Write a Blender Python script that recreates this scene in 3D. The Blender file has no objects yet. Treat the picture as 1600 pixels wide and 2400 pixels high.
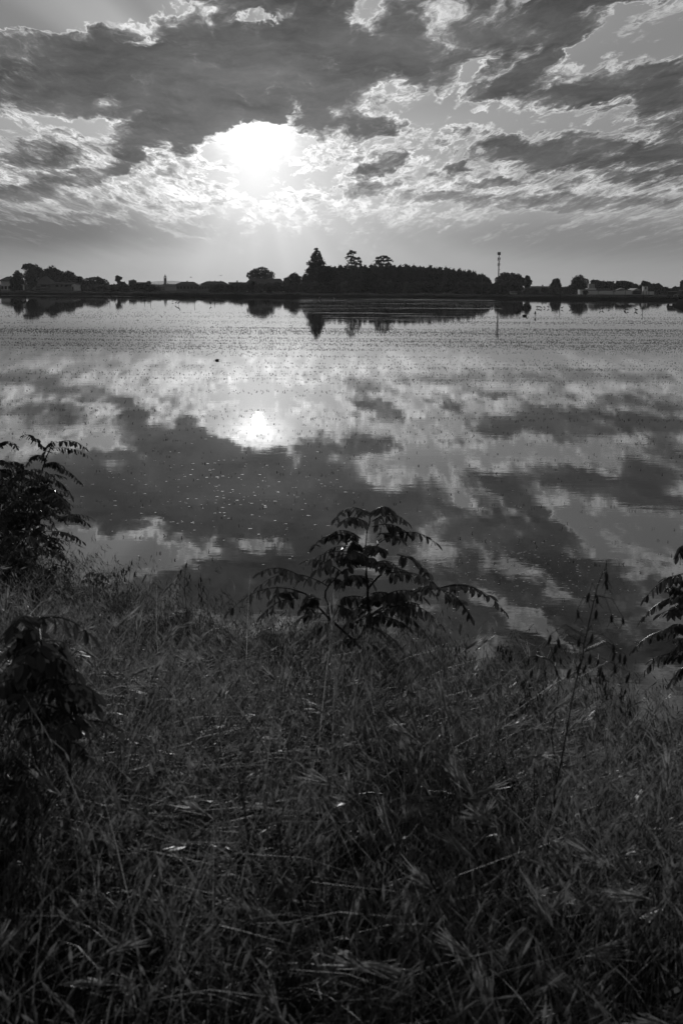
import bpy, math, random
import numpy as np
from mathutils import Matrix, Vector

# =============================================================== CAMERA
sc = bpy.context.scene
FPX = 3333.0                       # focal length in photograph pixels (50 mm on a 24 x 36 frame held upright)
PITCH = math.atan((1200 - 676) / FPX)
ROLL = math.radians(0.35)
CAM = Vector((0, 0, 2.6))          # 2.6 m above the water
R_CAM = (Matrix.Rotation(math.pi / 2 - PITCH, 3, 'X') @ Matrix.Rotation(ROLL, 3, 'Z'))
cd = bpy.data.cameras.new('camera')
cam = bpy.data.objects.new('camera', cd)
sc.collection.objects.link(cam)
cam.matrix_world = Matrix.Translation(CAM) @ R_CAM.to_4x4()
cd.sensor_fit = 'VERTICAL'
cd.sensor_height = 36.0
cd.sensor_width = 24.0
cd.lens = 50.0
cd.clip_start = 0.05
cd.clip_end = 30000
cd.dof.use_dof = True
cd.dof.focus_distance = 70.0
cd.dof.aperture_fstop = 13.0
sc.camera = cam


def ray(px, py):
    return (R_CAM @ Vector(((px - 800) / FPX, -(py - 1200) / FPX, -1.0)))


def at(px, py, D):
    """World point seen at photograph pixel (px, py) at depth D (metres along +Y)."""
    d = ray(px, py)
    return CAM + d * (D / d.y)


def azel(px, py):
    d = ray(px, py).normalized()
    return math.degrees(math.atan2(d.x, d.y)), math.degrees(math.asin(d.z))


# =============================================================== WORLD / SKY
SUN_AZ, SUN_EL = azel(603, 345)
w = bpy.data.worlds.new('World')
sc.world = w
w.use_nodes = True
nt = w.node_tree
nt.nodes.clear()


class NB:
    """tiny helper that writes node maths as expressions"""
    def __init__(self, nt):
        self.nt = nt

    def n(self, t, **kw):
        nd = self.nt.nodes.new(t)
        for k, v in kw.items():
            setattr(nd, k, v)
        return nd

    def put(self, sock, v):
        if isinstance(v, (int, float)):
            sock.default_value = v
        elif isinstance(v, (tuple, list)):
            sock.default_value = v
        else:
            self.nt.links.new(v, sock)

    def m(self, op, a, b=None, c=None, clamp=False):
        nd = self.n('ShaderNodeMath', operation=op, use_clamp=clamp)
        self.put(nd.inputs[0], a)
        if b is not None:
            self.put(nd.inputs[1], b)
        if c is not None:
            self.put(nd.inputs[2], c)
        return nd.outputs[0]

    def add(self, a, b): return self.m('ADD', a, b)
    def sub(self, a, b): return self.m('SUBTRACT', a, b)
    def mul(self, a, b): return self.m('MULTIPLY', a, b)
    def mad(self, a, b, c): return self.m('MULTIPLY_ADD', a, b, c)

    def smooth(self, v, a, b, lo=0.0, hi=1.0):
        nd = self.n('ShaderNodeMapRange', interpolation_type='SMOOTHSTEP')
        self.put(nd.inputs[0], v)
        for i, x in enumerate((a, b, lo, hi)):
            self.put(nd.inputs[i + 1], x)
        return nd.outputs[0]

    def lin(self, v, a, b, lo=0.0, hi=1.0):
        nd = self.n('ShaderNodeMapRange', interpolation_type='LINEAR')
        self.put(nd.inputs[0], v)
        for i, x in enumerate((a, b, lo, hi)):
            self.put(nd.inputs[i + 1], x)
        return nd.outputs[0]

    def vec(self, x, y, z=0.0):
        nd = self.n('ShaderNodeCombineXYZ')
        self.put(nd.inputs[0], x); self.put(nd.inputs[1], y); self.put(nd.inputs[2], z)
        return nd.outputs[0]

    def xyz(self, v):
        nd = self.n('ShaderNodeSeparateXYZ')
        self.put(nd.inputs[0], v)
        return nd.outputs

    def vm(self, op, a, b=None, scale=None):
        nd = self.n('ShaderNodeVectorMath', operation=op)
        self.put(nd.inputs[0], a)
        if b is not None:
            self.put(nd.inputs[1], b)
        if scale is not None:
            self.put(nd.inputs['Scale'], scale)
        return nd.outputs['Value'] if op in ('LENGTH', 'DOT_PRODUCT', 'DISTANCE') else nd.outputs[0]

    def noise(self, v, scale, detail=6.0, rough=0.55, lac=2.0, dist=0.0, col=False):
        nd = self.n('ShaderNodeTexNoise', noise_dimensions='3D')
        self.put(nd.inputs['Vector'], v)
        nd.inputs['Scale'].default_value = scale
        nd.inputs['Detail'].default_value = detail
        nd.inputs['Roughness'].default_value = rough
        nd.inputs['Lacunarity'].default_value = lac
        nd.inputs['Distortion'].default_value = dist
        return nd.outputs['Color' if col else 'Fac']

    def blob(self, v, cx, cy, rx, ry, rot):
        mp = self.n('ShaderNodeMapping', vector_type='TEXTURE')
        self.put(mp.inputs['Vector'], v)
        mp.inputs['Location'].default_value = (cx, cy, 0)
        mp.inputs['Rotation'].default_value = (0, 0, math.radians(rot))
        mp.inputs['Scale'].default_value = (rx, ry, 1)
        g = self.n('ShaderNodeTexGradient', gradient_type='SPHERICAL')
        self.put(g.inputs['Vector'], mp.outputs[0])
        return g.outputs['Fac']


B = NB(nt)
tc = B.n('ShaderNodeTexCoord')
dx, dy, dz = B.xyz(tc.outputs['Generated'])
AZ = B.mul(B.m('ARCTAN2', dx, dy), 57.2958)
EL = B.mul(B.m('ARCSINE', dz), 57.2958)
UV = B.vec(AZ, EL)                                   # degrees of azimuth and elevation

# --- clear sky: Nishita, seen in black and white
sky = B.n('ShaderNodeTexSky', sky_type='NISHITA')
sky.sun_disc = False
sky.sun_elevation = math.radians(SUN_EL)
sky.sun_rotation = math.radians(SUN_AZ)
sky.air_density, sky.dust_density, sky.ozone_density = 1.0, 2.0, 1.0
bw = B.n('ShaderNodeRGBToBW')
nt.links.new(sky.outputs[0], bw.inputs[0])
NISH = B.m('MINIMUM', B.mul(bw.outputs[0], 0.06), 0.5)

# --- distance from the sun (degrees; the glow hangs lower than it rises)
sx, sy = B.sub(AZ, SUN_AZ), B.sub(EL, SUN_EL)
syw = B.mul(sy, B.smooth(sy, -1.5, 1.0, 0.60, 1.25))
RS = B.vm('LENGTH', B.vec(B.mul(sx, 0.85), syw))
GLOW = B.m('EXPONENT', B.mul(RS, -1 / 1.45))         # tight
HALO = B.m('EXPONENT', B.mul(RS, -1 / 5.0))          # broad
WIDE = B.mad(B.m('EXPONENT', B.mul(RS, -1 / 17.0)), 0.78, 0.24)         # darkens away from the sun, all round

# --- crepuscular rays fanning from the sun
rd = B.vm('NORMALIZE', B.vec(sx, sy))
RAY = B.noise(rd, 2.6, 2.0, 0.55)
RAYF = B.mul(B.smooth(RAY, 0.3, 0.7, -1.0, 1.0),
             B.mul(B.smooth(RS, 0.6, 2.5), B.smooth(RS, 22.0, 8.0)))

# --- cloud coordinates: features shrink towards the horizon
Q = B.add(B.m('MAXIMUM', EL, -1.0), 2.4)
P = B.vec(B.mul(B.m('DIVIDE', AZ, Q), 4.6), B.mul(B.m('LOGARITHM', Q, math.e), 7.6), 0.0)
SHEAR = B.xyz(P)
P = B.vec(B.mad(SHEAR[1], -0.16, SHEAR[0]), SHEAR[1], 0.37)
WARP = B.vm('SUBTRACT', B.noise(P, 0.9, 4.0, 0.6, col=True), (0.5, 0.5, 0.5))
PW = B.vm('ADD', P, B.vm('SCALE', WARP, scale=0.9))
FBM = B.noise(PW, 0.95, 10.0, 0.60, 2.05)            # main cloud texture
FINE = B.noise(PW, 4.2, 8.0, 0.62, 2.1)              # billows and shreds
PUFF = B.sub(1.0, B.m('ABSOLUTE', B.mad(FINE, 4.0, -2.0)))   # rounded heads
vo = B.n('ShaderNodeTexVoronoi', feature='F1', voronoi_dimensions='2D')
nt.links.new(B.vm('ADD', B.vm('MULTIPLY', PW, (1.0, 0.85, 1.0)), B.vm('SCALE', B.vm('SUBTRACT', B.noise(PW, 5.0, 4.0, 0.6, col=True), (0.5, 0.5, 0.5)), scale=0.16)), vo.inputs['Vector'])
vo.inputs['Scale'].default_value = 2.6
vo.inputs['Detail'].default_value = 3.0
vo.inputs['Roughness'].default_value = 0.55
vo.inputs['Lacunarity'].default_value = 2.3
BILLOW = B.sub(0.48, vo.outputs['Distance'])            # cauliflower lumps
# domain-warped angle coordinates for the placed masses
jit = B.vm('SCALE', B.vm('MULTIPLY', WARP, (1.0, 0.62, 0.0)), scale=B.lin(EL, 0, 12, 1.0, 2.6))
jit2 = B.vm('SCALE', B.vm('MULTIPLY', B.vm('SUBTRACT', B.noise(PW, 3.6, 5.0, 0.65, col=True), (0.5, 0.5, 0.5)), (1.0, 0.75, 0.0)),
            scale=B.lin(EL, 0, 12, 0.5, 1.5))
UVW = B.vm('ADD', UV, B.vm('ADD', jit, jit2))

# cloud masses: photo x, y, half-width, half-height, tilt (degrees), thickness
MASS = [
    (520, 180, 480, 150, 3, 0.98), (120, 165, 360, 118, 0, 0.62), (740, 120, 170, 140, 10, 0.95), (560, 255, 200, 60, 0, 0.5),
    (380, 310, 150, 48, 0, 0.85), (310, 362, 85, 30, 33, 0.75), (590, 22, 240, 26, 6, 0.65),
    (420, 345, 45, 26, 0, 0.4),
    (862, 292, 105, 36, -4, 0.75), (726, 292, 66, 44, 0, 0.8), (892, 392, 85, 24, 18, 0.6), (1080, 392, 48, 15, 0, 0.6),
    (920, 90, 95, 95, 25, 0.7), (1000, 150, 85, 75, 20, 0.7), (1140, 85, 120, 105, 35, 0.7), (1300, 35, 115, 75, 30, 0.8),
    (1400, 5, 150, 28, 6, 0.7), (1275, 145, 220, 36, 33, 0.7), (1180, 210, 130, 26, 10, 0.6), (1500, 190, 230, 50, 9, 0.75),
    (1330, 228, 170, 30, 6, 0.65), (1575, 262, 100, 62, 0, 0.6),
    (1390, 362, 280, 40, 0, 0.75), (1190, 345, 70, 34, 0, 0.5), (1560, 352, 120, 32, 0, 0.4), (1150, 430, 90, 13, 2, 0.5),
    (1480, 415, 90, 18, 0, 0.5), (1590, 405, 60, 14, 0, 0.5),
    (60, 368, 170, 34, 0, 0.40), (40, 455, 120, 26, 0, 0.55), (190, 418, 130, 24, 14, 0.42), (250, 482, 260, 24, 0, 0.34),
    (1300, 475, 330, 26, 0, 0.30), (870, 445, 90, 22, 0, 0.28), (1050, 460, 130, 18, 0, 0.24),
    # overhead of the frame, seen only in the water
    (700, -60, 460, 95, 0, 0.8), (1350, -85, 330, 80, 0, 0.75), (1000, -190, 500, 60, -8, 0.5), (150, -120, 240, 60, 0, 0.4),
    (1450, -230, 300, 70, 0, 0.55), (700, -300, 700, 90, 0, 0.6),
    # clear openings
    (603, 332, 150, 58, 4, -0.95), (90, 12, 330, 62, 4, -1.25), (250, 228, 48, 26, 20, -0.75), (250, 298, 100, 34, 0, -0.55),
    (50, 290, 140, 44, 0, -0.22), (366, 345, 44, 26, 20, -0.6), (868, 40, 70, 100, -20, -0.62), (1540, 62, 190, 80, 10, -0.40),
    (1080, 258, 260, 44, 4, -0.42), (690, 262, 36, 22, 25, -0.8), (1120, 150, 80, 20, 40, -0.5), (1380, 120, 60, 40, 35, -0.5),
    (1250, 290, 240, 30, 0, -0.45), (330, 95, 60, 14, 14, -0.5), (600, 46, 80, 14, 2, -0.6), (745, 2, 40, 26, 0, -0.7), (672, 20, 26, 24, 0, -0.6),
    (640, 420, 250, 40, 0, -0.35), (470, 30, 60, 26, 0, -0.4), (910, 200, 60, 30, 30, -0.35),
    (340, -20, 140, 30, 0, -0.9), (1260, -150, 190, 34, 30, -0.9), (1240, -20, 200, 30, 24, -0.5),
]
D = None
for (mx, my, rx, ry, rot, amp) in MASS:
    ca, ce = azel(mx, my)
    k = 180 / math.pi / FPX
    g = B.smooth(B.blob(UVW, ca, ce, rx * k, ry * k, rot), 0.0, 0.55)
    D = B.mul(g, amp) if D is None else B.mad(g, amp, D)
D = B.m('MINIMUM', D, 1.05)
# general scattered cover, thinning into the haze at the horizon and behind
COVER = B.smooth(EL, 0.8, 4.5, -0.36, 0.13)
OVER = B.smooth(EL, 15.0, 24.0, 0.0, 0.32)
DEN = B.add(B.add(D, B.add(COVER, OVER)),
            B.add(B.mul(B.sub(FBM, 0.5), 1.5), B.mul(B.mad(BILLOW, 0.55, B.mul(B.sub(PUFF, 0.45), 0.42)), B.smooth(EL, 1.5, 5.5, 0.25, 1.0))))
ALPHA = B.mul(B.smooth(DEN, -0.26, 0.17), B.smooth(EL, 0.9, 4.2, 0.0, 1.0))
THICK = B.m('MAXIMUM', DEN, 0.0)
# light: thin cloud glows, thick cloud is dark
LIT = B.mul(B.mad(HALO, 0.72, B.mad(WIDE, 0.98, 0.05)), B.smooth(B.noise(PW, 1.9, 6.0, 0.62), 0.32, 0.68, 0.45, 1.2))
TRANS = B.m('EXPONENT', B.mul(THICK, -5.0))
CORE = B.mad(B.sub(B.noise(B.vm('MULTIPLY', PW, (0.55, 1.5, 1.0)), 0.8, 9.0, 0.66), 0.5), 0.27, B.mad(HALO, 0.05, B.mad(WIDE, 0.105, 0.012)))
CLOUD = B.add(B.mul(LIT, TRANS), B.mul(CORE, B.sub(1.0, TRANS)))

CLEAR = B.add(B.mul(NISH, 0.22), B.mad(HALO, 0.30, B.mad(WIDE, 0.21, 0.01)))
# smooth grey stratus veils low over the horizon
for (mx, my, rx, ry, dk) in ((40, 535, 600, 95, 0.62), (1400, 555, 620, 75, 0.30), (0, 640, 500, 60, 0.2)):
    ca, ce = azel(mx, my)
    k = 180 / math.pi / FPX
    CLEAR = B.mul(CLEAR, B.mad(B.smooth(B.blob(B.vm('ADD', UV, B.vm('SCALE', B.vm('MULTIPLY', WARP, (2.0, 0.5, 0.0)), scale=1.0)), ca, ce, rx * k, ry * k, 0), 0.0, 0.8), -dk, 1.0))
CLEAR = B.mul(CLEAR, B.mad(RAYF, B.smooth(sy, -1.0, 3.0, 0.06, 0.26), 1.0))
LUM = B.add(B.mul(CLEAR, B.sub(1.0, ALPHA)), B.mul(CLOUD, ALPHA))
# light scattered in front of the clouds round the sun
RC = B.vm('LENGTH', B.vec(B.mul(sx, 0.60), B.mul(B.sub(sy, 0.35), 1.15)))
CORE_G = B.mul(B.m('EXPONENT', B.mul(B.mul(RC, RC), -1 / 0.45)), B.smooth(FINE, 0.30, 0.6, 0.25, 1.3))
VEIL = B.mul(B.add(B.mad(GLOW, 0.58, B.mul(CORE_G, 1.2)), B.mul(B.mul(HALO, 0.12), B.smooth(sy, 1.5, -2.5))), B.sub(1.0, B.mul(B.smooth(DEN, 0.35, 0.8), 0.92)))
LUM = B.add(LUM, B.mul(VEIL, B.mad(RAYF, 0.07, 1.0)))
bg = B.n('ShaderNodeBackground')
comb = B.vec(LUM, LUM, LUM)
nt.links.new(comb, bg.inputs['Color'])
bg.inputs['Strength'].default_value = 1.0
wo = B.n('ShaderNodeOutputWorld')
nt.links.new(bg.outputs[0], wo.inputs['Surface'])

# =============================================================== SUN, EXPOSURE
sl = bpy.data.lights.new('sun', 'SUN')
so = bpy.data.objects.new('sun', sl)
sc.collection.objects.link(so)
sl.energy = 2.0
sl.angle = math.radians(0.5)
sl.color = (1.0, 1.0, 1.0)
a, e = math.radians(SUN_AZ), math.radians(SUN_EL)
sdir = Vector((math.sin(a) * math.cos(e), math.cos(a) * math.cos(e), math.sin(e)))
so.rotation_euler = sdir.to_track_quat('Z', 'Y').to_euler()
sc.view_settings.view_transform = 'Standard'
sc.view_settings.look = 'None'
sc.view_settings.exposure = 0.0
sc.view_settings.gamma = 1.0
sc.view_settings.use_curve_mapping = False
sc.cycles.use_denoising = True
sc.cycles.max_bounces = 6
sc.cycles.transparent_max_bounces = 8
sc.cycles.sample_clamp_indirect = 6.0

# =============================================================== HELPERS
rng = np.random.default_rng(7)
random.seed(7)
COL = sc.collection


def water_pt(px, py):
    d = ray(px, py)
    t = -CAM.z / d.z
    return CAM + d * t


def grey(v):
    return (v, v, v, 1.0)


def mat(name, lum, rough=0.8, var=0.25, scale=3.0, spec=0.3, obj_var=0.0, metal=0.0):
    """grey procedural surface with a mottled tone"""
    m = bpy.data.materials.new(name)
    m.use_nodes = True
    b = NB(m.node_tree)
    p = m.node_tree.nodes['Principled BSDF']
    co = b.n('ShaderNodeTexCoord').outputs['Object']
    n1 = b.noise(co, scale, 6.0, 0.6)
    v = b.mul(b.mad(b.sub(n1, 0.5), 2.0 * var, 1.0), lum)
    if obj_var:
        oi = b.n('ShaderNodeObjectInfo')
        v = b.mul(v, b.mad(oi.outputs['Random'], 2 * obj_var, 1.0 - obj_var))
    m.node_tree.links.new(b.vec(v, v, v), p.inputs['Base Color'])
    p.inputs['Roughness'].default_value = rough
    p.inputs['Specular IOR Level'].default_value = spec
    p.inputs['Metallic'].default_value = metal
    return m


def leafmat(name, lum, trans, rough=0.55, spec=0.25, obj_var=0.2, scale=2.0, var=0.35, tone=False):
    """leaf: diffuse front, light let through from behind, a faint sheen"""
    m = bpy.data.materials.new(name)
    m.use_nodes = True
    t = m.node_tree
    b = NB(t)
    p = t.nodes['Principled BSDF']
    out = t.nodes['Material Output']
    co = b.n('ShaderNodeTexCoord').outputs['Object']
    oi = b.n('ShaderNodeObjectInfo')
    k = b.mul(b.mad(b.sub(b.noise(co, scale, 5.0, 0.6), 0.5), 2 * var, 1.0), b.mad(oi.outputs['Random'], 2 * obj_var, 1 - obj_var))
    if tone:      # each blade's own tone: fresh, drying or straw
        k = b.mul(k, b.n('ShaderNodeAttribute', attribute_name='tone').outputs['Fac'])
    c1 = b.mul(k, lum); c2 = b.mul(k, trans)
    t.links.new(b.vec(c1, c1, c1), p.inputs['Base Color'])
    p.inputs['Roughness'].default_value = rough
    p.inputs['Specular IOR Level'].default_value = spec
    tr = b.n('ShaderNodeBsdfTranslucent')
    t.links.new(b.vec(c2, c2, c2), tr.inputs['Color'])
    ad = b.n('ShaderNodeAddShader')
    t.links.new(p.outputs[0], ad.inputs[0]); t.links.new(tr.outputs[0], ad.inputs[1])
    t.links.new(ad.outputs[0], out.inputs['Surface'])
    return m


def tag(o, label=None, cat=None, group=None, kind=None):
    if label: o['label'] = label
    if cat: o['category'] = cat
    if group: o['group'] = group
    if kind: o['kind'] = kind
    return o


def link(o, parent=None):
    COL.objects.link(o)
    if parent is not None:
        o.parent = parent
    return o


def empty(name, loc, label, cat, group=None):
    o = bpy.data.objects.new(name, None)
    o.location = loc
    o.empty_display_size = 0.2
    link(o)
    return tag(o, label, cat, group)


def np_mesh(name, V, F):
    """V (n,3) float array, F (m,k) int array -> mesh"""
    V = np.ascontiguousarray(V, dtype=np.float32)
    F = np.ascontiguousarray(F, dtype=np.int32)
    me = bpy.data.meshes.new(name)
    k = F.shape[1]
    me.vertices.add(len(V)); me.vertices.foreach_set('co', V.ravel())
    me.loops.add(F.size); me.loops.foreach_set('vertex_index', F.ravel())
    me.polygons.add(len(F))
    me.polygons.foreach_set('loop_start', np.arange(0, F.size, k, dtype=np.int32))
    me.polygons.foreach_set('loop_total', np.full(len(F), k, dtype=np.int32))
    me.update(calc_edges=True)
    return me


def np_obj(name, V, F, material, parent=None, smooth=False, tone=None):
    me = np_mesh(name, V, F)
    if tone is not None:
        at_ = me.attributes.new('tone', 'FLOAT', 'POINT')
        at_.data.foreach_set('value', np.ascontiguousarray(tone, dtype=np.float32))
    me.materials.append(material)
    if smooth:
        me.polygons.foreach_set('use_smooth', np.ones(len(me.polygons), dtype=bool))
    o = bpy.data.objects.new(name, me)
    return link(o, parent)


class MB:
    """collects simple solids, builds them as ONE mesh object"""
    def __init__(self):
        self.v, self.f = [], []

    def poly(self, pts, faces):
        k = len(self.v)
        self.v += [tuple(p) for p in pts]
        self.f += [tuple(i + k for i in f) for f in faces]
        return self

    def box(self, x0, x1, y0, y1, z0, z1):
        p = [(x, y, z) for z in (z0, z1) for y in (y0, y1) for x in (x0, x1)]
        return self.poly(p, [(0, 2, 3, 1), (4, 5, 7, 6), (0, 1, 5, 4), (2, 6, 7, 3), (0, 4, 6, 2), (1, 3, 7, 5)])

    def tube(self, pts, rad, n=6):
        pts = [Vector(p) for p in pts]
        if not hasattr(rad, '__len__'):
            rad = [rad] * len(pts)
        k = len(self.v)
        up = Vector((0.13, 0.31, 0.94))
        for i, p in enumerate(pts):
            a = pts[max(i - 1, 0)]; c = pts[min(i + 1, len(pts) - 1)]
            d = (c - a).normalized() if (c - a).length > 1e-9 else Vector((0, 0, 1))
            s = d.cross(up)
            if s.length < 1e-3:
                s = d.cross(Vector((1, 0, 0)))
            s.normalize(); u = s.cross(d)
            for j in range(n):
                t = 2 * math.pi * j / n
                self.v.append(tuple(p + (s * math.cos(t) + u * math.sin(t)) * rad[i]))
        for i in range(len(pts) - 1):
            for j in range(n):
                a = k + i * n + j; b2 = k + i * n + (j + 1) % n
                self.f.append((a, b2, b2 + n, a + n))
        self.f.append(tuple(k + j for j in range(n))[::-1])
        self.f.append(tuple(k + (len(pts) - 1) * n + j for j in range(n)))
        return self

    def build(self, name, material, parent=None, smooth=False):
        me = bpy.data.meshes.new(name)
        me.from_pydata(self.v, [], self.f)
        me.materials.append(material)
        if smooth:
            me.polygons.foreach_set('use_smooth', [True] * len(me.polygons))
        me.update()
        return link(bpy.data.objects.new(name, me), parent)


M_LEAF_FAR = leafmat('far foliage', 0.050, 0.020, rough=0.8, spec=0.1, obj_var=0.3, scale=0.35, var=0.5)
M_LEAF_PALE = leafmat('pale far foliage', 0.085, 0.030, rough=0.8, spec=0.1, obj_var=0.3, scale=0.4, var=0.5)
M_BARK = mat('bark', 0.06, 0.9, 0.3, 4.0)
M_PLASTER = mat('weathered plaster', 0.48, 0.9, 0.22, 0.35)
M_PLASTER_D = mat('grey plaster', 0.20, 0.9, 0.22, 0.3)
M_WHITE = mat('whitewashed wall', 0.80, 0.85, 0.15, 0.3)
M_ROOF = mat('roof tiles', 0.11, 0.9, 0.25, 0.8)
M_DARK = mat('dark window glass', 0.02, 0.3, 0.1, 1.0)
M_STEEL = mat('galvanised steel', 0.20, 0.6, 0.12, 1.5, metal=0.0)
M_PANEL = mat('antenna cover', 0.12, 0.6, 0.12, 1.5)
M_WOOD = mat('weathered wood', 0.08, 0.9, 0.3, 6.0)

# =============================================================== WATER
def water_material():
    m = bpy.data.materials.new('paddy water')
    m.use_nodes = True
    t = m.node_tree
    b = NB(t)
    p = t.nodes['Principled BSDF']
    co = b.n('ShaderNodeTexCoord').outputs['Object']
    x, y, z = b.xyz(co)
    # muddy bed showing through, mottled
    mud = b.mad(b.noise(co, 0.35, 5.0, 0.6), 0.016, 0.004)
    t.links.new(b.vec(mud, mud, mud), p.inputs['Base Color'])
    p.inputs['Roughness'].default_value = 0.0
    p.inputs['IOR'].default_value = 1.333
    # breeze: long cat's-paws ruffle the surface, most of all towards the far shore
    streak = b.noise(b.vec(b.mul(x, 0.022), b.mul(y, 0.15), 3.1), 1.0, 5.0, 0.65)
    fardist = b.smooth(y, 110.0, 210.0)
    ruff = b.mul(b.mul(b.smooth(streak, 0.562, 0.61), fardist), b.mul(b.smooth(b.add(x, b.mul(y, 0.03)), -1.0, 5.0), b.smooth(b.sub(x, b.mul(y, 0.10)), 3.0, -3.0)))
    shore = b.smooth(b.add(y, b.mul(x, 0.2)), 385.0, 398.0)
    ruff = b.m('MAXIMUM', ruff, b.mul(b.mul(shore, 0.75), b.smooth(x, -48.0, -62.0)))
    calm = b.noise(b.vec(b.mul(x, 0.12), b.mul(y, 0.35), 0.0), 1.0, 3.0, 0.5)
    amp = b.mad(ruff, 0.024, b.mul(b.smooth(calm, 0.35, 0.7, 0.35, 1.0), 0.00042))
    h1 = b.noise(b.vec(b.mul(x, 3.2), b.mul(y, 5.5), 0.0), 1.0, 3.0, 0.55)
    h2 = b.noise(b.vec(b.mul(x, 0.9), b.mul(y, 1.4), 5.0), 1.0, 2.0, 0.5)
    h = b.mul(b.add(b.mul(h1, 1.0), b.mul(h2, 1.6)), amp)
    bp = b.n('ShaderNodeBump')
    bp.inputs['Strength'].default_value = 1.0
    bp.inputs['Distance'].default_value = 1.0
    t.links.new(h, bp.inputs['Height'])
    t.links.new(bp.outputs[0], p.inputs['Normal'])
    return m


wme = np_mesh('water', np.array([(-600, -30, 0), (600, -30, 0), (600, 520, 0), (-600, 520, 0)]), np.array([(0, 1, 2, 3)]))
wme.materials.append(water_material())
tag(link(bpy.data.objects.new('water', wme)), kind='structure')

# =============================================================== NEAR BANK
def edge_y(x):
    """y of the near waterline at lateral position x"""
    x = np.asarray(x, dtype=float)
    e = 8.0 - 1.0 * np.clip(x, -3.0, 1.6) - 0.35 * (np.clip(x, 1.6, 20) - 1.6)
    return e + 0.22 * np.sin(2.1 * x + 0.6) + 0.12 * np.sin(5.3 * x + 2.0)


def bank_z(x, y):
    x = np.asarray(x, dtype=float); y = np.asarray(y, dtype=float)
    s = edge_y(x) - y
    t = np.clip(s / 5.2, 0, 1)
    up = 1.0 * t * t * (3 - 2 * t) + 0.06 * np.clip(s, 0, 1)
    dn = -0.4 * np.clip(-s / 1.5, 0, 1)
    b = 0.035 * np.sin(3.1 * x + 1.7 * y) + 0.03 * np.sin(1.9 * y - 4.3 * x + 1.0) + 0.015 * np.sin(9 * x + 7 * y)
    return np.where(s > 0, up + b * np.clip(s, 0, 1), dn)


nx, ny = 140, 150
gx = np.linspace(-14, 14, nx); gy = np.linspace(-8, 16, ny)
GX, GY = np.meshgrid(gx, gy)
V = np.stack([GX.ravel(), GY.ravel(), bank_z(GX.ravel(), GY.ravel())], 1)
ii, jj = np.meshgrid(np.arange(nx - 1), np.arange(ny - 1))
q = (jj * nx + ii).ravel()
F = np.stack([q, q + 1, q + nx + 1, q + nx], 1)
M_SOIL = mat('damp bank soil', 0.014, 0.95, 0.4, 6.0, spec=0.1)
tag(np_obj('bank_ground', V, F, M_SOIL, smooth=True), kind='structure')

# =============================================================== FAR LAND
def far_edge(x):
    return 410.0 - 0.2 * np.clip(x, -120, 120) + 1.2 * np.sin(x * 0.05) + 0.5 * np.sin(x * 0.21 + 1)


xs = np.linspace(-1500, 1500, 601)
prof = [(-1.5, -0.5), (0.0, 0.02), (1.2, 0.45), (2.6, 0.78), (4.5, 0.84), (9.0, 0.62), (40, 0.7), (400, 0.8), (1600, 1.0), (6000, 1.0)]
V, F = [], []
for k, (dy_, z_) in enumerate(prof):
    e = far_edge(xs)
    zz = z_ + (0.10 * np.sin(xs * 0.33) + 0.08 * np.sin(xs * 0.9 + k)) * (1 if 1 < k < 6 else 0)
    V.append(np.stack([xs, e + dy_, zz], 1))
V = np.concatenate(V)
n = len(xs)
for k in range(len(prof) - 1):
    a_ = k * n + np.arange(n - 1)
    F.append(np.stack([a_, a_ + 1, a_ + n + 1, a_ + n], 1))
M_DIKE = mat('dike earth and grass', 0.045, 1.0, 0.5, 0.4, spec=0.0)
tag(np_obj('far_ground', V, np.concatenate(F), M_DIKE, smooth=True), kind='structure')

# spur of land at the right edge, carrying the track with the vehicles
sp_in = [(97, 425), (93, 400), (86, 370), (79, 340), (72, 310), (66, 285), (60.5, 262), (56, 243), (53, 231), (51, 222), (53, 215), (60, 210), (80, 206), (140, 202)]
sp = [((x_), (y_), 0.0) for x_, y_ in sp_in]
Vs, Fs = [], []
for i, (x_, y_, _) in enumerate(sp):
    for k, (off, z_) in enumerate([(-1.0, -0.3), (0.0, 0.03), (1.6, 0.55), (3.2, 0.72), (120, 0.8)]):
        ox = off if i < 11 else off * 0.4
        oy = 0 if i < 10 else off * 0.8
        Vs.append((x_ + ox, y_ + oy if k < 4 else y_ + (0 if i < 10 else 60), z_))
m_ = 5
for i in range(len(sp) - 1):
    for k in range(m_ - 1):
        a_ = i * m_ + k
        Fs.append((a_, a_ + 1, a_ + m_ + 1, a_ + m_))
tag(np_obj('track_ground', np.array(Vs), np.array(Fs), M_DIKE, smooth=True), kind='structure')

# hills far behind
hx = np.linspace(-2400, 2600, 200)
hp = at(405, 660, 5200)
hz = 1 + 21 * np.exp(-((hx - hp.x) / 85) ** 2) + 7 * np.exp(-((hx - hp.x + 120) / 90) ** 2) + 5 + 1.5 * np.sin(hx * 0.014) + 1.2 * np.sin(hx * 0.043)
V = np.concatenate([np.stack([hx, np.full_like(hx, y_), z_], 1) for y_, z_ in ((4700, hx * 0 - 2), (5200, hz), (6200, hz * 0.6), (7500, hx * 0 - 2))])
n = len(hx)
F = np.concatenate([np.stack([k * n + np.arange(n - 1), k * n + np.arange(n - 1) + 1, (k + 1) * n + np.arange(n - 1) + 1, (k + 1) * n + np.arange(n - 1)], 1) for k in range(3)])
tag(np_obj('hills', V, F, mat('wooded hills', 0.05, 0.9, 0.3, 0.01), smooth=True), kind='structure')

# =============================================================== TREES
GZ = 0.75


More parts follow.
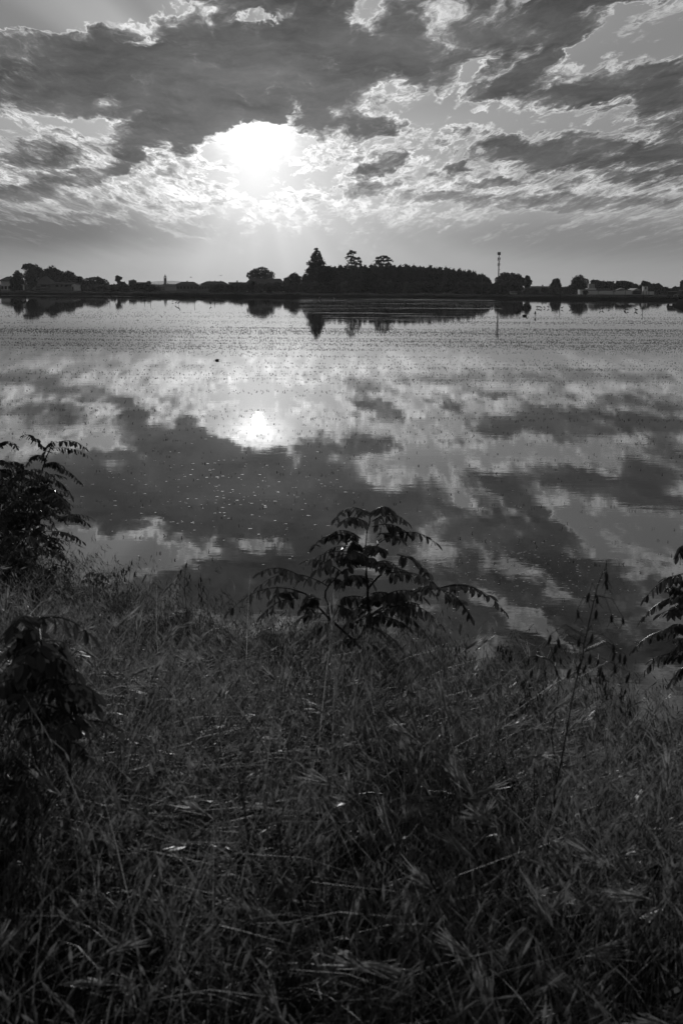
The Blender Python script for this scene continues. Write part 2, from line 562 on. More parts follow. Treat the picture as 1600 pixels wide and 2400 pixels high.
def leaf_quads(C, size, flat=0.0, elong=1.3):
    """random leaf-clump faces at the points C"""
    n = len(C)
    s = size * (0.55 + 0.9 * rng.random((n, 1)))
    a = rng.normal(size=(n, 3)); a[:, 2] *= (1 - flat); a /= np.linalg.norm(a, axis=1, keepdims=True)
    b_ = rng.normal(size=(n, 3)); b_[:, 2] *= (1 - flat)
    b_ -= a * (a * b_).sum(1, keepdims=True); b_ /= np.linalg.norm(b_, axis=1, keepdims=True) + 1e-9
    a = a * s * elong * 0.5; b_ = b_ * s * 0.5
    V = np.stack([C - a, C + b_ * 0.9 - a * 0.1, C + a, C - b_ * 0.9 + a * 0.1], 1).reshape(-1, 3)
    F = np.arange(4 * n).reshape(-1, 4)
    return V, F


def ell_points(ells, n, shell=0.55, rag=0.10):
    vol = np.array([e[3] * e[4] * e[5] for e in ells]) ** 0.75
    cnt = np.maximum(8, (n * vol / vol.sum()).astype(int))
    P_ = []
    for e, c in zip(ells, cnt):
        d = rng.normal(size=(c, 3)); d /= np.linalg.norm(d, axis=1, keepdims=True)
        r_ = shell + (1 - shell) * rng.random((c, 1)) ** 0.5
        bumps = 1 + rag * (np.sin(5 * d[:, :1] + 3 * e[0]) + np.sin(7 * d[:, 2:] + 2 * e[2]) + 0.9 * rng.normal(size=(c, 1)))
        P_.append(np.array(e[:3]) + d * r_ * bumps * np.array(e[3:6]))
    return np.concatenate(P_)


def make_tree(name, label, cat, D, trunk_px, ells_px, n=900, size=0.6, material=None, group=None, shell=0.45, rag=0.10,
              flat=0.0, trunk_r=0.22, depth=1.0, limbs=True):
    material = material or M_LEAF_FAR
    k = D / FPX
    base = at(trunk_px, 690, D)
    root = Vector((base.x, D, GZ))
    t = empty(name, root, label, cat, group)
    el = []
    for (px, py, rx, ry) in ells_px:
        c = at(px, py, D) - root
        el.append((c.x, random.uniform(-0.4, 0.4) * rx * k, c.z, rx * k, rx * k * depth, ry * k))
    P_ = ell_points(el, int(n * 2.3), shell * 0.7, rag * 0.75)
    P_ = P_[P_[:, 2] > 0.05]
    Vq, Fq = leaf_quads(P_, size * 1.12, flat)
    np_obj('crown', Vq, Fq, material, t)
    tb = MB()
    top = max(el, key=lambda e: e[2])
    zt = top[2]
    tb.tube([(0, 0, -0.2), (0.05 * zt * 0.2, 0, zt * 0.35), (top[0] * 0.5, top[1] * 0.5, zt * 0.7), (top[0], top[1], zt)],
            [trunk_r * 1.25, trunk_r, trunk_r * 0.6, trunk_r * 0.15], 7)
    if limbs:
        for e in el:
            z0 = min(zt * 0.45, e[2] * 0.7)
            tb.tube([(0.02, 0, z0), (e[0] * 0.5, e[1] * 0.5, (z0 + e[2]) / 2 + 0.1), (e[0], e[1], e[2])],
                    [trunk_r * 0.5, trunk_r * 0.32, trunk_r * 0.1], 5)
    tb.build('trunk', M_BARK, t)
    return t


TREES = [
    ('broadleaf_tree', 'tall ragged tree with a knobbly top leaning left above the farm roofs', 720, 82,
     [(63, 624, 10, 6), (72, 622, 10, 5), (78, 630, 17, 10), (86, 638, 17, 14), (72, 646, 17, 14), (93, 648, 12, 16), (58, 628, 6, 5)], 1500, 0.55),
    ('broadleaf_tree', 'broad tree behind the long farm outbuilding, second highest of its clump', 730, 122,
     [(112, 640, 14, 10), (122, 634, 14, 10), (130, 642, 14, 12), (118, 654, 24, 16)], 1500, 0.6),
    ('broadleaf_tree', 'round topped tree at the right end of the farm clump, above the gable wall', 725, 160,
     [(150, 648, 13, 11), (163, 646, 12, 10), (170, 655, 11, 13), (156, 660, 18, 14)], 1300, 0.6),
    ('broadleaf_tree', 'dark egg shaped tree on a bare trunk in front of the barn roof', 640, 75,
     [(75, 655, 13, 13), (76, 662, 12, 10)], 1200, 0.5),
    ('conifer_tree', 'dark shaggy evergreen hiding the right half of the pale villa', 640, 41,
     [(40, 645, 9, 10), (46, 650, 9, 12), (38, 662, 13, 14), (47, 668, 12, 14), (36, 676, 12, 10)], 1500, 0.5),
    ('broadleaf_tree', 'dark bushy tree touching the gable end of the farm outbuilding', 700, 187,
     [(186, 657, 9, 10), (190, 668, 11, 14), (183, 676, 9, 10)], 900, 0.55),
    ('broadleaf_tree', 'low wide tree right of the farm with a long gently domed top', 710, 225,
     [(205, 662, 13, 10), (226, 658, 18, 9), (240, 664, 14, 10), (220, 672, 26, 12)], 1300, 0.6),
    ('broadleaf_tree', 'small lone tree with a tufted top on a thin bare stem', 700, 277,
     [(275, 650, 4, 4), (281, 652, 5, 4), (274, 656, 4, 4), (279, 660, 4, 5)], 420, 0.42),
    ('broadleaf_tree', 'dark rounded tree just right of the lone tufted tree', 690, 288,
     [(286, 668, 10, 9), (282, 677, 12, 9), (294, 675, 9, 10)], 700, 0.55),
    ('broadleaf_tree', 'small dome of a tree above the low roofs left of the bell tower', 800, 311,
     [(307, 662, 5, 5), (314, 661, 6, 5), (311, 667, 8, 6)], 420, 0.55),
    ('broadleaf_tree', 'tiny dark tree top nearest the bell tower on its left', 820, 349,
     [(349, 663, 6, 4), (345, 667, 6, 5)], 260, 0.5),
    ('broadleaf_tree', 'low dark tree mass in front of the village left of the bell tower', 660, 336,
     [(318, 674, 12, 9), (335, 672, 15, 8), (352, 676, 14, 9), (368, 679, 12, 8)], 1000, 0.6),
    ('broadleaf_tree', 'low dark bushy tree below the right side of the apartment roofs', 650, 505,
     [(500, 679, 10, 9), (515, 676, 12, 10), (535, 677, 14, 9), (552, 674, 12, 11)], 900, 0.6),
    ('stone_pine', 'wide dome crowned tree rising behind the long hall roof', 760, 611,
     [(612, 637, 22, 10), (597, 642, 14, 10), (626, 643, 14, 11), (586, 646, 9, 8), (636, 648, 8, 9), (611, 650, 26, 8)], 1500, 0.5),
    ('broadleaf_tree', 'round bushy tree between the long hall and the tall pointed tree', 680, 688,
     [(690, 649, 14, 9), (680, 656, 14, 10), (702, 657, 11, 10), (671, 662, 9, 8), (688, 668, 22, 13)], 1300, 0.5),
    ('broadleaf_tree', 'large rounded tree just right of the antenna mast', 690, 1182,
     [(1183, 648, 13, 10), (1172, 658, 13, 12), (1190, 655, 12, 12), (1180, 670, 20, 14)], 1500, 0.55),
    ('broadleaf_tree', 'loose topped tree between the mast tree and the slim oval tree', 695, 1208,
     [(1200, 650, 9, 10), (1213, 653, 10, 10), (1222, 660, 8, 11), (1209, 668, 16, 14)], 1200, 0.55),
    ('broadleaf_tree', 'slim oval tree standing apart at the right end of its row', 690, 1236,
     [(1235, 653, 6, 7), (1238, 662, 8, 9), (1234, 667, 7, 8)], 620, 0.5),
    ('broadleaf_tree', 'lone bell shaped tree right of the long low roof', 680, 1303,
     [(1303, 660, 9, 8), (1302, 668, 13, 10), (1303, 679, 16, 11)], 1100, 0.5),
    ('broadleaf_tree', 'big dome shaped tree left of the pale factory', 690, 1357,
     [(1357, 656, 14, 11), (1352, 664, 17, 12), (1366, 666, 14, 13), (1357, 677, 22, 12)], 1500, 0.5),
    ('broadleaf_tree', 'low bushy tree between the bell shaped tree and the dome shaped tree', 700, 1330,
     [(1326, 680, 12, 8), (1337, 678, 11, 9)], 600, 0.55),
    ('broadleaf_tree', 'tree behind the raised block of the factory, leftmost of its row', 740, 1394,
     [(1391, 663, 9, 8), (1400, 665, 8, 8), (1394, 673, 12, 10)], 700, 0.6),
    ('broadleaf_tree', 'low domed tree behind the factory, second in its row', 740, 1412,
     [(1411, 667, 9, 8), (1416, 674, 10, 9)], 600, 0.6),
    ('broadleaf_tree', 'low domed tree behind the middle of the factory wall', 740, 1429,
     [(1427, 667, 11, 8), (1436, 672, 10, 9), (1426, 675, 12, 8)], 700, 0.6),
    ('broadleaf_tree', 'bushy tree behind the factory left of its white skylight', 740, 1452,
     [(1447, 668, 9, 8), (1457, 667, 9, 9), (1451, 676, 13, 8)], 700, 0.6),
    ('broadleaf_tree', 'bushy tree behind the factory above its white skylight', 740, 1470,
     [(1466, 666, 9, 8), (1476, 669, 9, 8), (1471, 676, 13, 8)], 700, 0.6),
    ('broadleaf_tree', 'sloping tree at the right end of the row behind the factory', 740, 1488,
     [(1486, 672, 8, 7), (1493, 677, 9, 8)], 500, 0.6),
    ('broadleaf_tree', 'round tree partly hidden by the small pale turret of the factory', 735, 1511,
     [(1509, 666, 9, 8), (1517, 669, 9, 8), (1508, 676, 11, 10)], 800, 0.55),
    ('broadleaf_tree', 'dark square topped tree at the right end of the factory', 720, 1535,
     [(1530, 673, 9, 8), (1541, 673, 9, 8), (1535, 683, 13, 11)], 900, 0.55),
    ('broadleaf_tree', 'low tree over the track, first right of the square topped tree', 700, 1558,
     [(1556, 680, 9, 8), (1563, 684, 9, 8)], 600, 0.55),
    ('broadleaf_tree', 'low tree behind the parked vehicles', 700, 1577,
     [(1572, 683, 9, 7), (1582, 680, 8, 9)], 600, 0.55),
    ('broadleaf_tree', 'tall tree cut by the right edge of the picture', 660, 1604,
     [(1600, 665, 9, 8), (1608, 668, 10, 10), (1603, 680, 13, 12)], 900, 0.5),
]
for (nm, lb, D_, tp, el, n_, sz) in TREES:
    make_tree(nm, lb, 'tree', D_, tp, el, n_, sz)

make_tree('poplar_tree', 'tall pointed tree towering over the left end of the grove', 'tree', 668, 742,
          [(741, 587, 6, 8), (743, 598, 11, 10), (736, 603, 9, 9), (744, 612, 16, 12), (731, 619, 11, 11), (753, 621, 11, 12),
           (740, 632, 20, 12), (725, 637, 11, 11), (757, 637, 9, 12), (736, 648, 19, 12), (720, 656, 10, 11), (745, 660, 18, 16)],
          2100, 0.52, shell=0.35, rag=0.16, trunk_r=0.35)


def make_cedar(label, D, base_px, tiers, leaders, twig):
    """dark cedar: bare upright leaders with flat drooping tiers of needles"""
    k = D / FPX
    root = at(base_px, 690, D); root = Vector((root.x, D, GZ))
    t = empty('cedar_tree', root, label, 'tree')
    tb = MB()
    for pts in leaders:
        w_ = [at(px, py, D) - root for px, py in pts]
        tb.tube(w_, list(np.linspace(0.30, 0.06, len(w_))), 6)
    P_ = []
    for (cx, cy, rx, ry, droop) in tiers:
        c = at(cx, cy, D) - root
        for _ in range(13):
            az_ = random.uniform(0, 2 * math.pi); L = rx * k * random.uniform(0.55, 1.0)
            pts = []
            for s_ in np.linspace(0, 1, 7):
                up = droop * k * (0.6 * math.sin(s_ * 2.2) - 0.9 * s_ * s_)
                pts.append(c + Vector((math.cos(az_) * L * s_, math.sin(az_) * L * s_, up + random.uniform(-.1, .1))))
            tb.tube(pts, list(np.linspace(0.09, 0.02, 7)), 4)
            for s_ in np.linspace(0.15, 1, twig):
                i_ = s_ * 6; a_, b_ = int(min(i_, 5)), int(min(i_, 5)) + 1
                p_ = pts[a_].lerp(pts[b_], i_ - a_)
                P_.append([p_.x + random.gauss(0, .28), p_.y + random.gauss(0, .35), p_.z + random.gauss(0, ry * k * .25)])
    Vq, Fq = leaf_quads(np.array(P_), 0.46, flat=0.55, elong=1.5)
    np_obj('crown', Vq, Fq, M_LEAF_FAR, t)
    tb.build('trunk', M_BARK, t)


make_cedar('dark twin topped cedar with drooping tiers rising out of the grove', 700, 824,
           [(822, 590, 5, 3, 5), (820, 595, 8, 3, 5), (829, 592, 4, 3, 4), (822, 603, 13, 3, 8), (829, 606, 10, 3, 6), (822, 612, 14, 3, 8), (826, 619, 19, 4, 8),
            (840, 606, 4, 3, 4), (841, 613, 6, 3, 4), (838, 620, 10, 3, 5), (825, 626, 18, 4, 6)],
           [[(824, 690), (824, 640), (823, 610), (822, 596), (821, 586), (818, 585)], [(825, 606), (828, 596), (830, 587)], [(830, 632), (837, 618), (839, 606), (842, 600)]], 17)
make_cedar('dark flat topped umbrella cedar rising out of the middle of the grove', 700, 898,
           [(898, 602, 12, 3, 5), (888, 605, 9, 3, 4), (906, 605, 10, 3, 4), (884, 612, 11, 3, 5), (910, 611, 11, 3, 5), (897, 612, 14, 4, 5), (887, 619, 13, 4, 5), (908, 619, 13, 4, 5), (898, 621, 17, 4, 5)],
           [[(898, 690), (898, 650), (898, 620), (898, 603)], [(898, 636), (889, 618), (885, 609)], [(898, 634), (907, 618), (911, 609)]], 17)

# the poplar plantation: four kinds, copied
def poplar_meshes(i):
    H_, W_ = 11.0, 1.55
    el = [(random.uniform(-.2, .2), random.uniform(-.2, .2), z_, W_ * w_ * random.uniform(.85, 1.15), W_ * w_, 1.25)
          for z_, w_ in ((2.6, .85), (4.0, 1.0), (5.4, 1.1), (6.8, 1.1), (8.1, 1.05), (9.2, .85), (10.0, .5))]
    P_ = ell_points(el, 1100, 0.3, 0.14)
    Vq, Fq = leaf_quads(P_, 0.55)
    a_ = np_mesh('crown', Vq, Fq); a_.materials.append(M_LEAF_FAR)
    tb = MB(); tb.tube([(0, 0, -.3), (0, 0, 3), (.05, 0, 7), (0, 0, 10.8)], [.15, .12, .07, .02], 6)
    for z_ in np.arange(2, 9.5, .55):
        g_ = random.uniform(0, 6.28); L = 1.2 * (1 - z_ / 14)
        tb.tube([(0, 0, z_), (math.cos(g_) * L * .6, math.sin(g_) * L * .6, z_ + .7), (math.cos(g_) * L, math.sin(g_) * L, z_ + 1.4)], [.04, .025, .01], 4)
    o = tb.build('trunk', M_BARK)
    b_ = o.data
    bpy.data.objects.remove(o)
    return a_, b_


POP = [poplar_meshes(i) for i in range(5)]


def grove_top(px):
    return float(np.interp(px, [715, 735, 760, 830, 900, 960, 1010, 1050, 1085, 1115, 1135, 1147, 1156], [640, 628, 624, 623, 621, 622, 624, 627, 631, 637, 644, 654, 672]))


for row, D_ in enumerate((645, 652, 659)):
    x0_, x1_ = (718, 1154) if row == 0 else ((724, 1148) if row == 1 else (732, 1140))
    for px in np.arange(x0_, x1_, 11.5):
        p_ = px + random.uniform(-4, 4) + row * 5
        top = grove_top(p_) + random.uniform(-2.0, 3.0) + (0 if row else 1.5)
        h = at(p_, top, D_).z - GZ
        b_ = at(p_, 690, D_)
        t = empty('poplar_tree', (b_.x, D_ + random.uniform(-1, 1), GZ), 'slender young poplar packed among the others of the dark grove', 'tree', 'poplars of the grove')
        s_ = h / 11.0
        t.scale = (max(.75, s_) * random.uniform(.9, 1.2), max(.75, s_), s_)
        t.rotation_euler = (0, 0, random.uniform(0, 6.28))
        c_, k_ = random.choice(POP)
        link(bpy.data.objects.new('crown', c_), t)
        link(bpy.data.objects.new('trunk', k_), t)

# shrubs in front of the grove and along the far bank
def shrub_mesh(i, material):
    el = [(random.uniform(-1.2, 1.2), random.uniform(-.8, .8), random.uniform(.8, 2.6), random.uniform(.9, 1.5), random.uniform(.9, 1.4), random.uniform(.8, 1.3)) for _ in range(6)]
    P_ = ell_points(el, 800, 0.35, 0.14)
    P_ = P_[P_[:, 2] > 0.02]
    Vq, Fq = leaf_quads(P_, 0.46)
    m_ = np_mesh('bush', Vq, Fq); m_.materials.append(material)
    return m_


SHR = [shrub_mesh(i, M_LEAF_PALE if i % 2 else M_LEAF_FAR) for i in range(6)]
for (a_, b_, step, D_, hgt, lb, gr) in (
        (716, 1215, 13, 615, 4.9, 'leafy bush in the hedge along the foot of the grove', 'bushes at the foot of the grove'),
        (565, 716, 14, 620, 4.3, 'dark bush in the hedge in front of the long hall', 'bushes in front of the hall'),
        (196, 300, 17, 640, 3.0, 'low bush on the far bank between the farm and the village', 'bushes between farm and village'),
        (1240, 1372, 17, 640, 2.7, 'low bush on the far bank left of the factory', 'bushes left of the factory')):
    for px in np.arange(a_, b_, step):
        p_ = px + random.uniform(-4, 4)
        b2 = at(p_, 690, D_)
        o = bpy.data.objects.new('bush', random.choice(SHR))
        o.location = (b2.x, D_ + random.uniform(-4, 4), GZ - .05)
        s_ = hgt / 3.5 * random.uniform(.8, 1.15)
        o.scale = (s_ * random.uniform(.9, 1.25), s_, s_)
        o.rotation_euler = (0, 0, random.uniform(0, 6.28))
        tag(link(o), lb, 'bush', gr)

# distant woods closing the horizon (one mass)
P_ = []
for px in np.arange(-60, 1680, 1.1):
    D_ = random.uniform(840, 960)
    top = 669.0 + 0.0062 * (px - 300) + 2.0 * math.sin(px * 0.045) + 1.4 * math.sin(px * 0.17 + 1)
    p1 = at(px, top, D_)
    for _ in range(9):
        P_.append((p1.x + random.gauss(0, .6), D_ + random.gauss(0, 2), GZ + (p1.z - GZ) * random.random() ** 0.6))
Vq, Fq = leaf_quads(np.array(P_), 1.25)
tag(np_obj('distant_woods', Vq, Fq, M_LEAF_FAR), kind='stuff')

# dry grass fringing the far dike
n_ = 26000
xx = rng.uniform(-150, 150, n_)
dd = np.abs(rng.normal(0, 2.2, n_)) + 1.2
yy = far_edge(xx) + dd
clump = 0.55 + 0.45 * np.sin(xx * 0.23 + 2 * np.sin(xx * 0.07)) + 0.25 * np.sin(xx * 0.9)
hh = (0.25 + 0.45 * rng.random(n_)) * np.clip(clump, .35, 1.3)
ww = 0.05 + 0.06 * rng.random(n_)
az_ = rng.uniform(0, math.pi, n_)
z0 = np.interp(dd, [0, 1.2, 2.6, 4.5, 9], [0, .45, .78, .84, .62]) - .05
lean = rng.normal(0, .12, n_)
A = np.stack([xx - ww * np.cos(az_), yy - ww * np.sin(az_), z0], 1)
Bq = np.stack([xx + ww * np.cos(az_), yy + ww * np.sin(az_), z0], 1)
Cq = np.stack([xx + lean + ww * .3, yy, z0 + hh], 1)
Dq = np.stack([xx + lean - ww * .3, yy, z0 + hh * .97], 1)
V = np.stack([A, Bq, Cq, Dq], 1).reshape(-1, 3)
M_DRY = leafmat('dry verge grass', 0.15, 0.05, 0.9, 0.05, 0.0, 0.15, 0.7)
tag(np_obj('verge_grass', V, np.arange(4 * n_).reshape(-1, 4), M_DRY), kind='stuff')

# =============================================================== BUILDINGS
def place(px0, px1, D):
    a_, b_ = at(px0, 690, D), at(px1, 690, D)
    return (a_.x + b_.x) / 2, abs(b_.x - a_.x)


def zat(px, py, D):
    return at(px, py, D).z


def house(name, label, px0, px1, y_eave, y_ridge, D, depth=9.0, roof='gable', wall_m=None, roof_m=None, windows=(), over=0.5,
          door=None, chimneys=(), cat='building', ridge_frac=0.55, thing=None):
    """local origin = middle of the front wall at ground level; the front faces the water (-Y)"""
    wall_m = wall_m or M_PLASTER; roof_m = roof_m or M_ROOF
    cx, W_ = place(px0, px1, D)
    pxm = (px0 + px1) / 2
    ze = zat(pxm, y_eave, D) - GZ; zr = zat(pxm, y_ridge, D) - GZ
    t = thing or empty(name, (cx, D, GZ), label, cat)
    h = W_ / 2
    w_ = MB(); r_ = MB()
    if roof == 'flat':
        w_.box(-h, h, 0, depth, -.3, ze)
        r_.box(-h - .12, h + .12, -.12, depth + .12, ze, zr)
    elif roof == 'front_gable':
        w_.poly([(-h, 0, -.3), (h, 0, -.3), (h, 0, ze), (0, 0, zr - .18), (-h, 0, ze), (-h, depth, -.3), (h, depth, -.3), (h, depth, ze), (0, depth, zr - .18), (-h, depth, ze)],
                [(0, 1, 2, 3, 4), (9, 8, 7, 6, 5), (0, 4, 9, 5), (1, 6, 7, 2)])
        th = .16
        for s_ in (-1, 1):
            e = s_ * (h + over * .7); ze2 = ze - (zr - ze) * over * .7 / h
            r_.poly([(0, -over, zr), (e, -over, ze2), (e, depth + over, ze2), (0, depth + over, zr), (0, -over, zr + th), (e, -over, ze2 + th), (e, depth + over, ze2 + th), (0, depth + over, zr + th)],
                    [(0, 1, 2, 3), (4, 7, 6, 5), (0, 4, 5, 1), (1, 5, 6, 2), (2, 6, 7, 3)])
    else:
        gab = roof == 'gable'
        rh = h if gab else h * ridge_frac
        w_.box(-h, h, 0, depth, -.3, ze)
        if gab:
            for s_ in (-1, 1):
                w_.poly([(s_ * h, 0, ze), (s_ * h, depth, ze), (s_ * h, depth / 2, zr - .15), (s_ * (h - .2), 0, ze), (s_ * (h - .2), depth, ze), (s_ * (h - .2), depth / 2, zr - .15)],
                        [(0, 1, 2), (3, 5, 4), (0, 2, 5, 3), (1, 4, 5, 2)])
        o_ = over
        rx_ = rh + (o_ if gab else 0)
        b0 = ze + .02
        pts = [(-h - o_, -o_, b0), (h + o_, -o_, b0), (h + o_, depth + o_, b0), (-h - o_, depth + o_, b0), (-rx_, depth / 2, zr), (rx_, depth / 2, zr)]
        pts += [(x_, y_, z_ + .18) for x_, y_, z_ in pts]
        r_.poly(pts, [(6, 7, 11, 10), (8, 9, 10, 11), (7, 8, 11), (9, 6, 10), (0, 3, 2, 1), (0, 1, 7, 6), (1, 2, 8, 7), (2, 3, 9, 8), (3, 0, 6, 9)])
    w_.build('wall', wall_m, t)
    ro = r_.build('roof', roof_m, t)
    for (cxp, hh_) in chimneys:
        MB().box(cxp * h - .35, cxp * h + .35, depth / 2 - .9, depth / 2 - .2, zr - .9, zr + hh_).build('chimney', M_PLASTER_D, ro)
    for (u, vz, ww_, hh_) in windows:
        if vz + hh_ > ze - .2:
            continue
        x_ = u * h
        f_ = MB().box(x_ - ww_ / 2 - .1, x_ + ww_ / 2 + .1, -.06, .03, vz - .1, vz + hh_ + .1).build('window', M_PLASTER_D, t)
        MB().box(x_ - ww_ / 2, x_ + ww_ / 2, -.09, -.05, vz, vz + hh_).build('pane', M_DARK, f_)
    if door:
        u, ww_, hh_ = door
        x_ = u * h
        MB().box(x_ - ww_ / 2, x_ + ww_ / 2, -.08, .03, -.1, hh_).build('door', M_WOOD, t)
    return t


# farm on the left
villa = house('villa', 'pale two storey villa with shuttered windows at the left edge of the picture', 3, 46, 659, 649, 680, 10, 'hip', M_WHITE, M_ROOF,
              [(u, z_, 1.0, 1.4) for u in (-.82, -.45, -.05) for z_ in (.5, 2.7)], .9, door=(.35, 1.4, 2.3), chimneys=((-.1, .5),))
house('barn', 'big roofed barn with a high pitched hip roof in the middle of the farm', 84, 121, 667.5, 648, 700, 13, 'hip', M_PLASTER_D, M_ROOF,
      [(-.3, 2.2, 1.2, .9), (.4, 2.2, 1.2, .9)], .8, door=(.05, 2.6, 3.0), ridge_frac=.25)
house('lean_to', 'low shed with a sloping lean-to roof against the front of the barn', 80, 121, 677, 673, 694, 5, 'gable', M_PLASTER_D, M_ROOF,
      [(.5, 1.2, .9, .7)], .4, door=(-.5, 2.2, 2.0))
house('outbuilding', 'long grey farm outbuilding with small dark windows', 118, 170, 666.5, 662.5, 690, 8, 'gable', M_PLASTER_D, M_ROOF,
      [(-.35, 1.8, 1.3, .9), (.05, 1.9, .6, .6), (.45, 1.9, .9, .7), (.1, 2.3, .9, .4), (.6, 2.3, .9, .4), (.85, 2.3, .6, .4)], .35)
house('gable_house', 'pale narrow gabled house end at the right end of the farm', 169, 182, 667.5, 664, 684, 9, 'front_gable', M_WHITE, M_ROOF,
      [(-.1, 3.0, .5, .6)], .25, door=(-.62, .8, 1.9))
# white board on a post in front of the evergreen
sgn = empty('roadside_board', (at(57, 690, 600).x, 600, GZ), 'small white board on a post in front of the dark evergreen', 'sign')
MB().box(-.06, .06, -.06, .06, -.2, 2.0).build('post', M_STEEL, sgn)
MB().box(-.32, .32, -.14, -.06, .5, 2.4).build('board', M_WHITE, sgn)
MB().box(-.9, .2, -.12, -.04, 2.45, 2.62).build('arm', M_WHITE, sgn)
# village
house('farmhouse', 'small pale house half hidden behind low trees right of the farm', 238, 262, 676, 669, 705, 9, 'gable', M_PLASTER_D, M_ROOF,
      [(-.5, 1.6, .9, 1.1), (.3, 1.6, .9, 1.1)], .5, door=(-.1, 1.0, 2.1))
house('shed', 'plain pale block of a shed right of the lone tufted tree', 298, 312, 671.5, 670.5, 700, 6, 'flat', M_PLASTER_D, M_PLASTER_D, [(-.3, 1.5, .8, .9)], .1)
house('village_house', 'low dark roofed house left of the bell tower', 318, 346, 668, 662, 860, 10, 'gable', M_PLASTER_D, M_ROOF, [(-.5, 2, 1, 1.2), (.4, 2, 1, 1.2)], .5)
house('village_house', 'low house with a light roof right beside the foot of the bell tower', 388, 412, 671, 666.5, 800, 10, 'gable', M_PLASTER, M_PLASTER_D,
      [(-.6, 1.6, 1, 1.3), (0, 1.6, 1, 1.3), (.6, 1.6, 1, 1.3)], .4)
house('village_house', 'small pale roofed house just left of the foot of the bell tower', 356, 386, 673, 667.5, 830, 9, 'gable', M_PLASTER_D, M_PLASTER_D, [(.3, 1.6, 1, 1.2)], .4)
win2 = [(u, 1.1, 1.2, 1.3) for u in (-.85, -.55, -.2, .15, .5, .82)]
house('apartment_block', 'grey hip roofed apartment block, first right of the bell tower', 414, 462, 668, 661, 760, 12, 'hip', M_PLASTER_D, M_ROOF, win2, .8, chimneys=((-.05, .6),), ridge_frac=.6)
house('apartment_block', 'long grey apartment block with chimneys left of the hall', 472, 532, 667, 660, 760, 12, 'hip', M_PLASTER_D, M_ROOF,
      [(u, 1.1, 1.2, 1.3) for u in (-.88, -.66, -.42, -.18, .08, .34, .6, .85)], .8, chimneys=((.0, .5), (.45, .5), (-.4, .4)), ridge_frac=.65)
house('apartment_block', 'low flat roofed block joined to the left side of the hall', 536, 582, 663, 661.5, 750, 12, 'flat', M_PLASTER_D, M_ROOF,
      [(u, 1.6, 1.3, 1.2) for u in (-.8, -.45, -.1, .25, .6)], .3, chimneys=((-.2, .9),))
house('hall', 'long hall with a big dark hipped roof under the dome crowned tree', 577, 663, 668, 653.5, 700, 16, 'hip', M_WHITE, M_ROOF,
      [(u, 1.6, 1.3, .8) for u in (-.45, -.25, -.05, .6, .8)], 1.0, ridge_frac=.83)
house('long_shed', 'long low dark roofed shed between the slim oval and bell shaped trees', 1244, 1290, 674.5, 671.5, 760, 14, 'gable', M_PLASTER_D, M_ROOF,
      [(-.6, 2, 1.4, 1), (.1, 2, 1.4, 1)], .4, chimneys=((.3, .9), (-.2, .3)))
house('cottage', 'tiny pale house on the far bank below the tree beside the mast', 1198, 1211, 686.5, 683.5, 560, 5, 'gable', M_PLASTER, M_ROOF, [(-.3, .5, .4, .4)], .25)

# church tower
D_ = 1300
cx_ = at(388, 690, D_).x
ch = empty('bell_tower', (cx_, D_, 1.0), 'slim dark church bell tower with a pointed top over the village roofs', 'tower')
ch.scale = (.62, .62, .62)
zt = (zat(388, 652.5, D_) - 1) / .62
MB().box(-1.75, 1.75, -1.75, 1.75, -.5, zt).build('shaft', M_PLASTER_D, ch)
MB().box(-2.1, 2.1, -2.1, 2.1, zt, zt + .45).build('cornice', M_PLASTER_D, ch)
bf = MB()
for sx_ in (-1, 1):
    for sy_ in (-1, 1):
        bf.box(sx_ * 1.2 - .45, sx_ * 1.2 + .45, sy_ * 1.2 - .45, sy_ * 1.2 + .45, zt + .45, zt + 2.4)
bf.build('belfry', M_PLASTER_D, ch)
zp = zt + 2.4
MB().poly([(-2, -2, zp), (2, -2, zp), (2, 2, zp), (-2, 2, zp), (-.7, -.7, zp + 1.4), (.7, -.7, zp + 1.4), (.7, .7, zp + 1.4), (-.7, .7, zp + 1.4), (0, 0, zp + 4.2)],
          [(0, 1, 5, 4), (1, 2, 6, 5), (2, 3, 7, 6), (3, 0, 4, 7), (4, 5, 8), (5, 6, 8), (6, 7, 8), (7, 4, 8), (0, 3, 2, 1)]).build('spire', M_ROOF, ch)

# factory on the right
fac = empty('factory', (at(1445, 690, 600).x, 600, GZ), 'long low pale factory wall with roof blocks, a gable and a small turret', 'building')
def fx(px): return at(px, 690, 600).x - fac.location.x
def fz(px, py): return zat(px, py, 600) - GZ
b_ = MB()
b_.box(fx(1377), fx(1458), 0, 16, -.3, fz(1420, 681.5))
b_.box(fx(1458.3), fx(1482), .25, 16, -.3, fz(1470, 681))
b_.box(fx(1500.3), fx(1531.5), .1, 14, -.3, fz(1515, 683))
b_.build('wall', M_WHITE, fac)
g_ = MB()
gx0, gx1 = fx(1482.2), fx(1500)
gm = (gx0 + gx1) / 2; zg = fz(1491, 680.5)
g_.poly([(gx0, -.3, -.3), (gx1, -.3, -.3), (gx1, -.3, zg), (gm, -.3, fz(1491, 675.5)), (gx0, -.3, zg), (gx0, 14, -.3), (gx1, 14, -.3), (gx1, 14, zg), (gm, 14, fz(1491, 675.5)), (gx0, 14, zg)],
        [(0, 1, 2, 3, 4), (9, 8, 7, 6, 5), (0, 4, 9, 5), (1, 6, 7, 2), (4, 3, 8, 9), (3, 2, 7, 8)]).build('gable_front', M_PLASTER, fac)
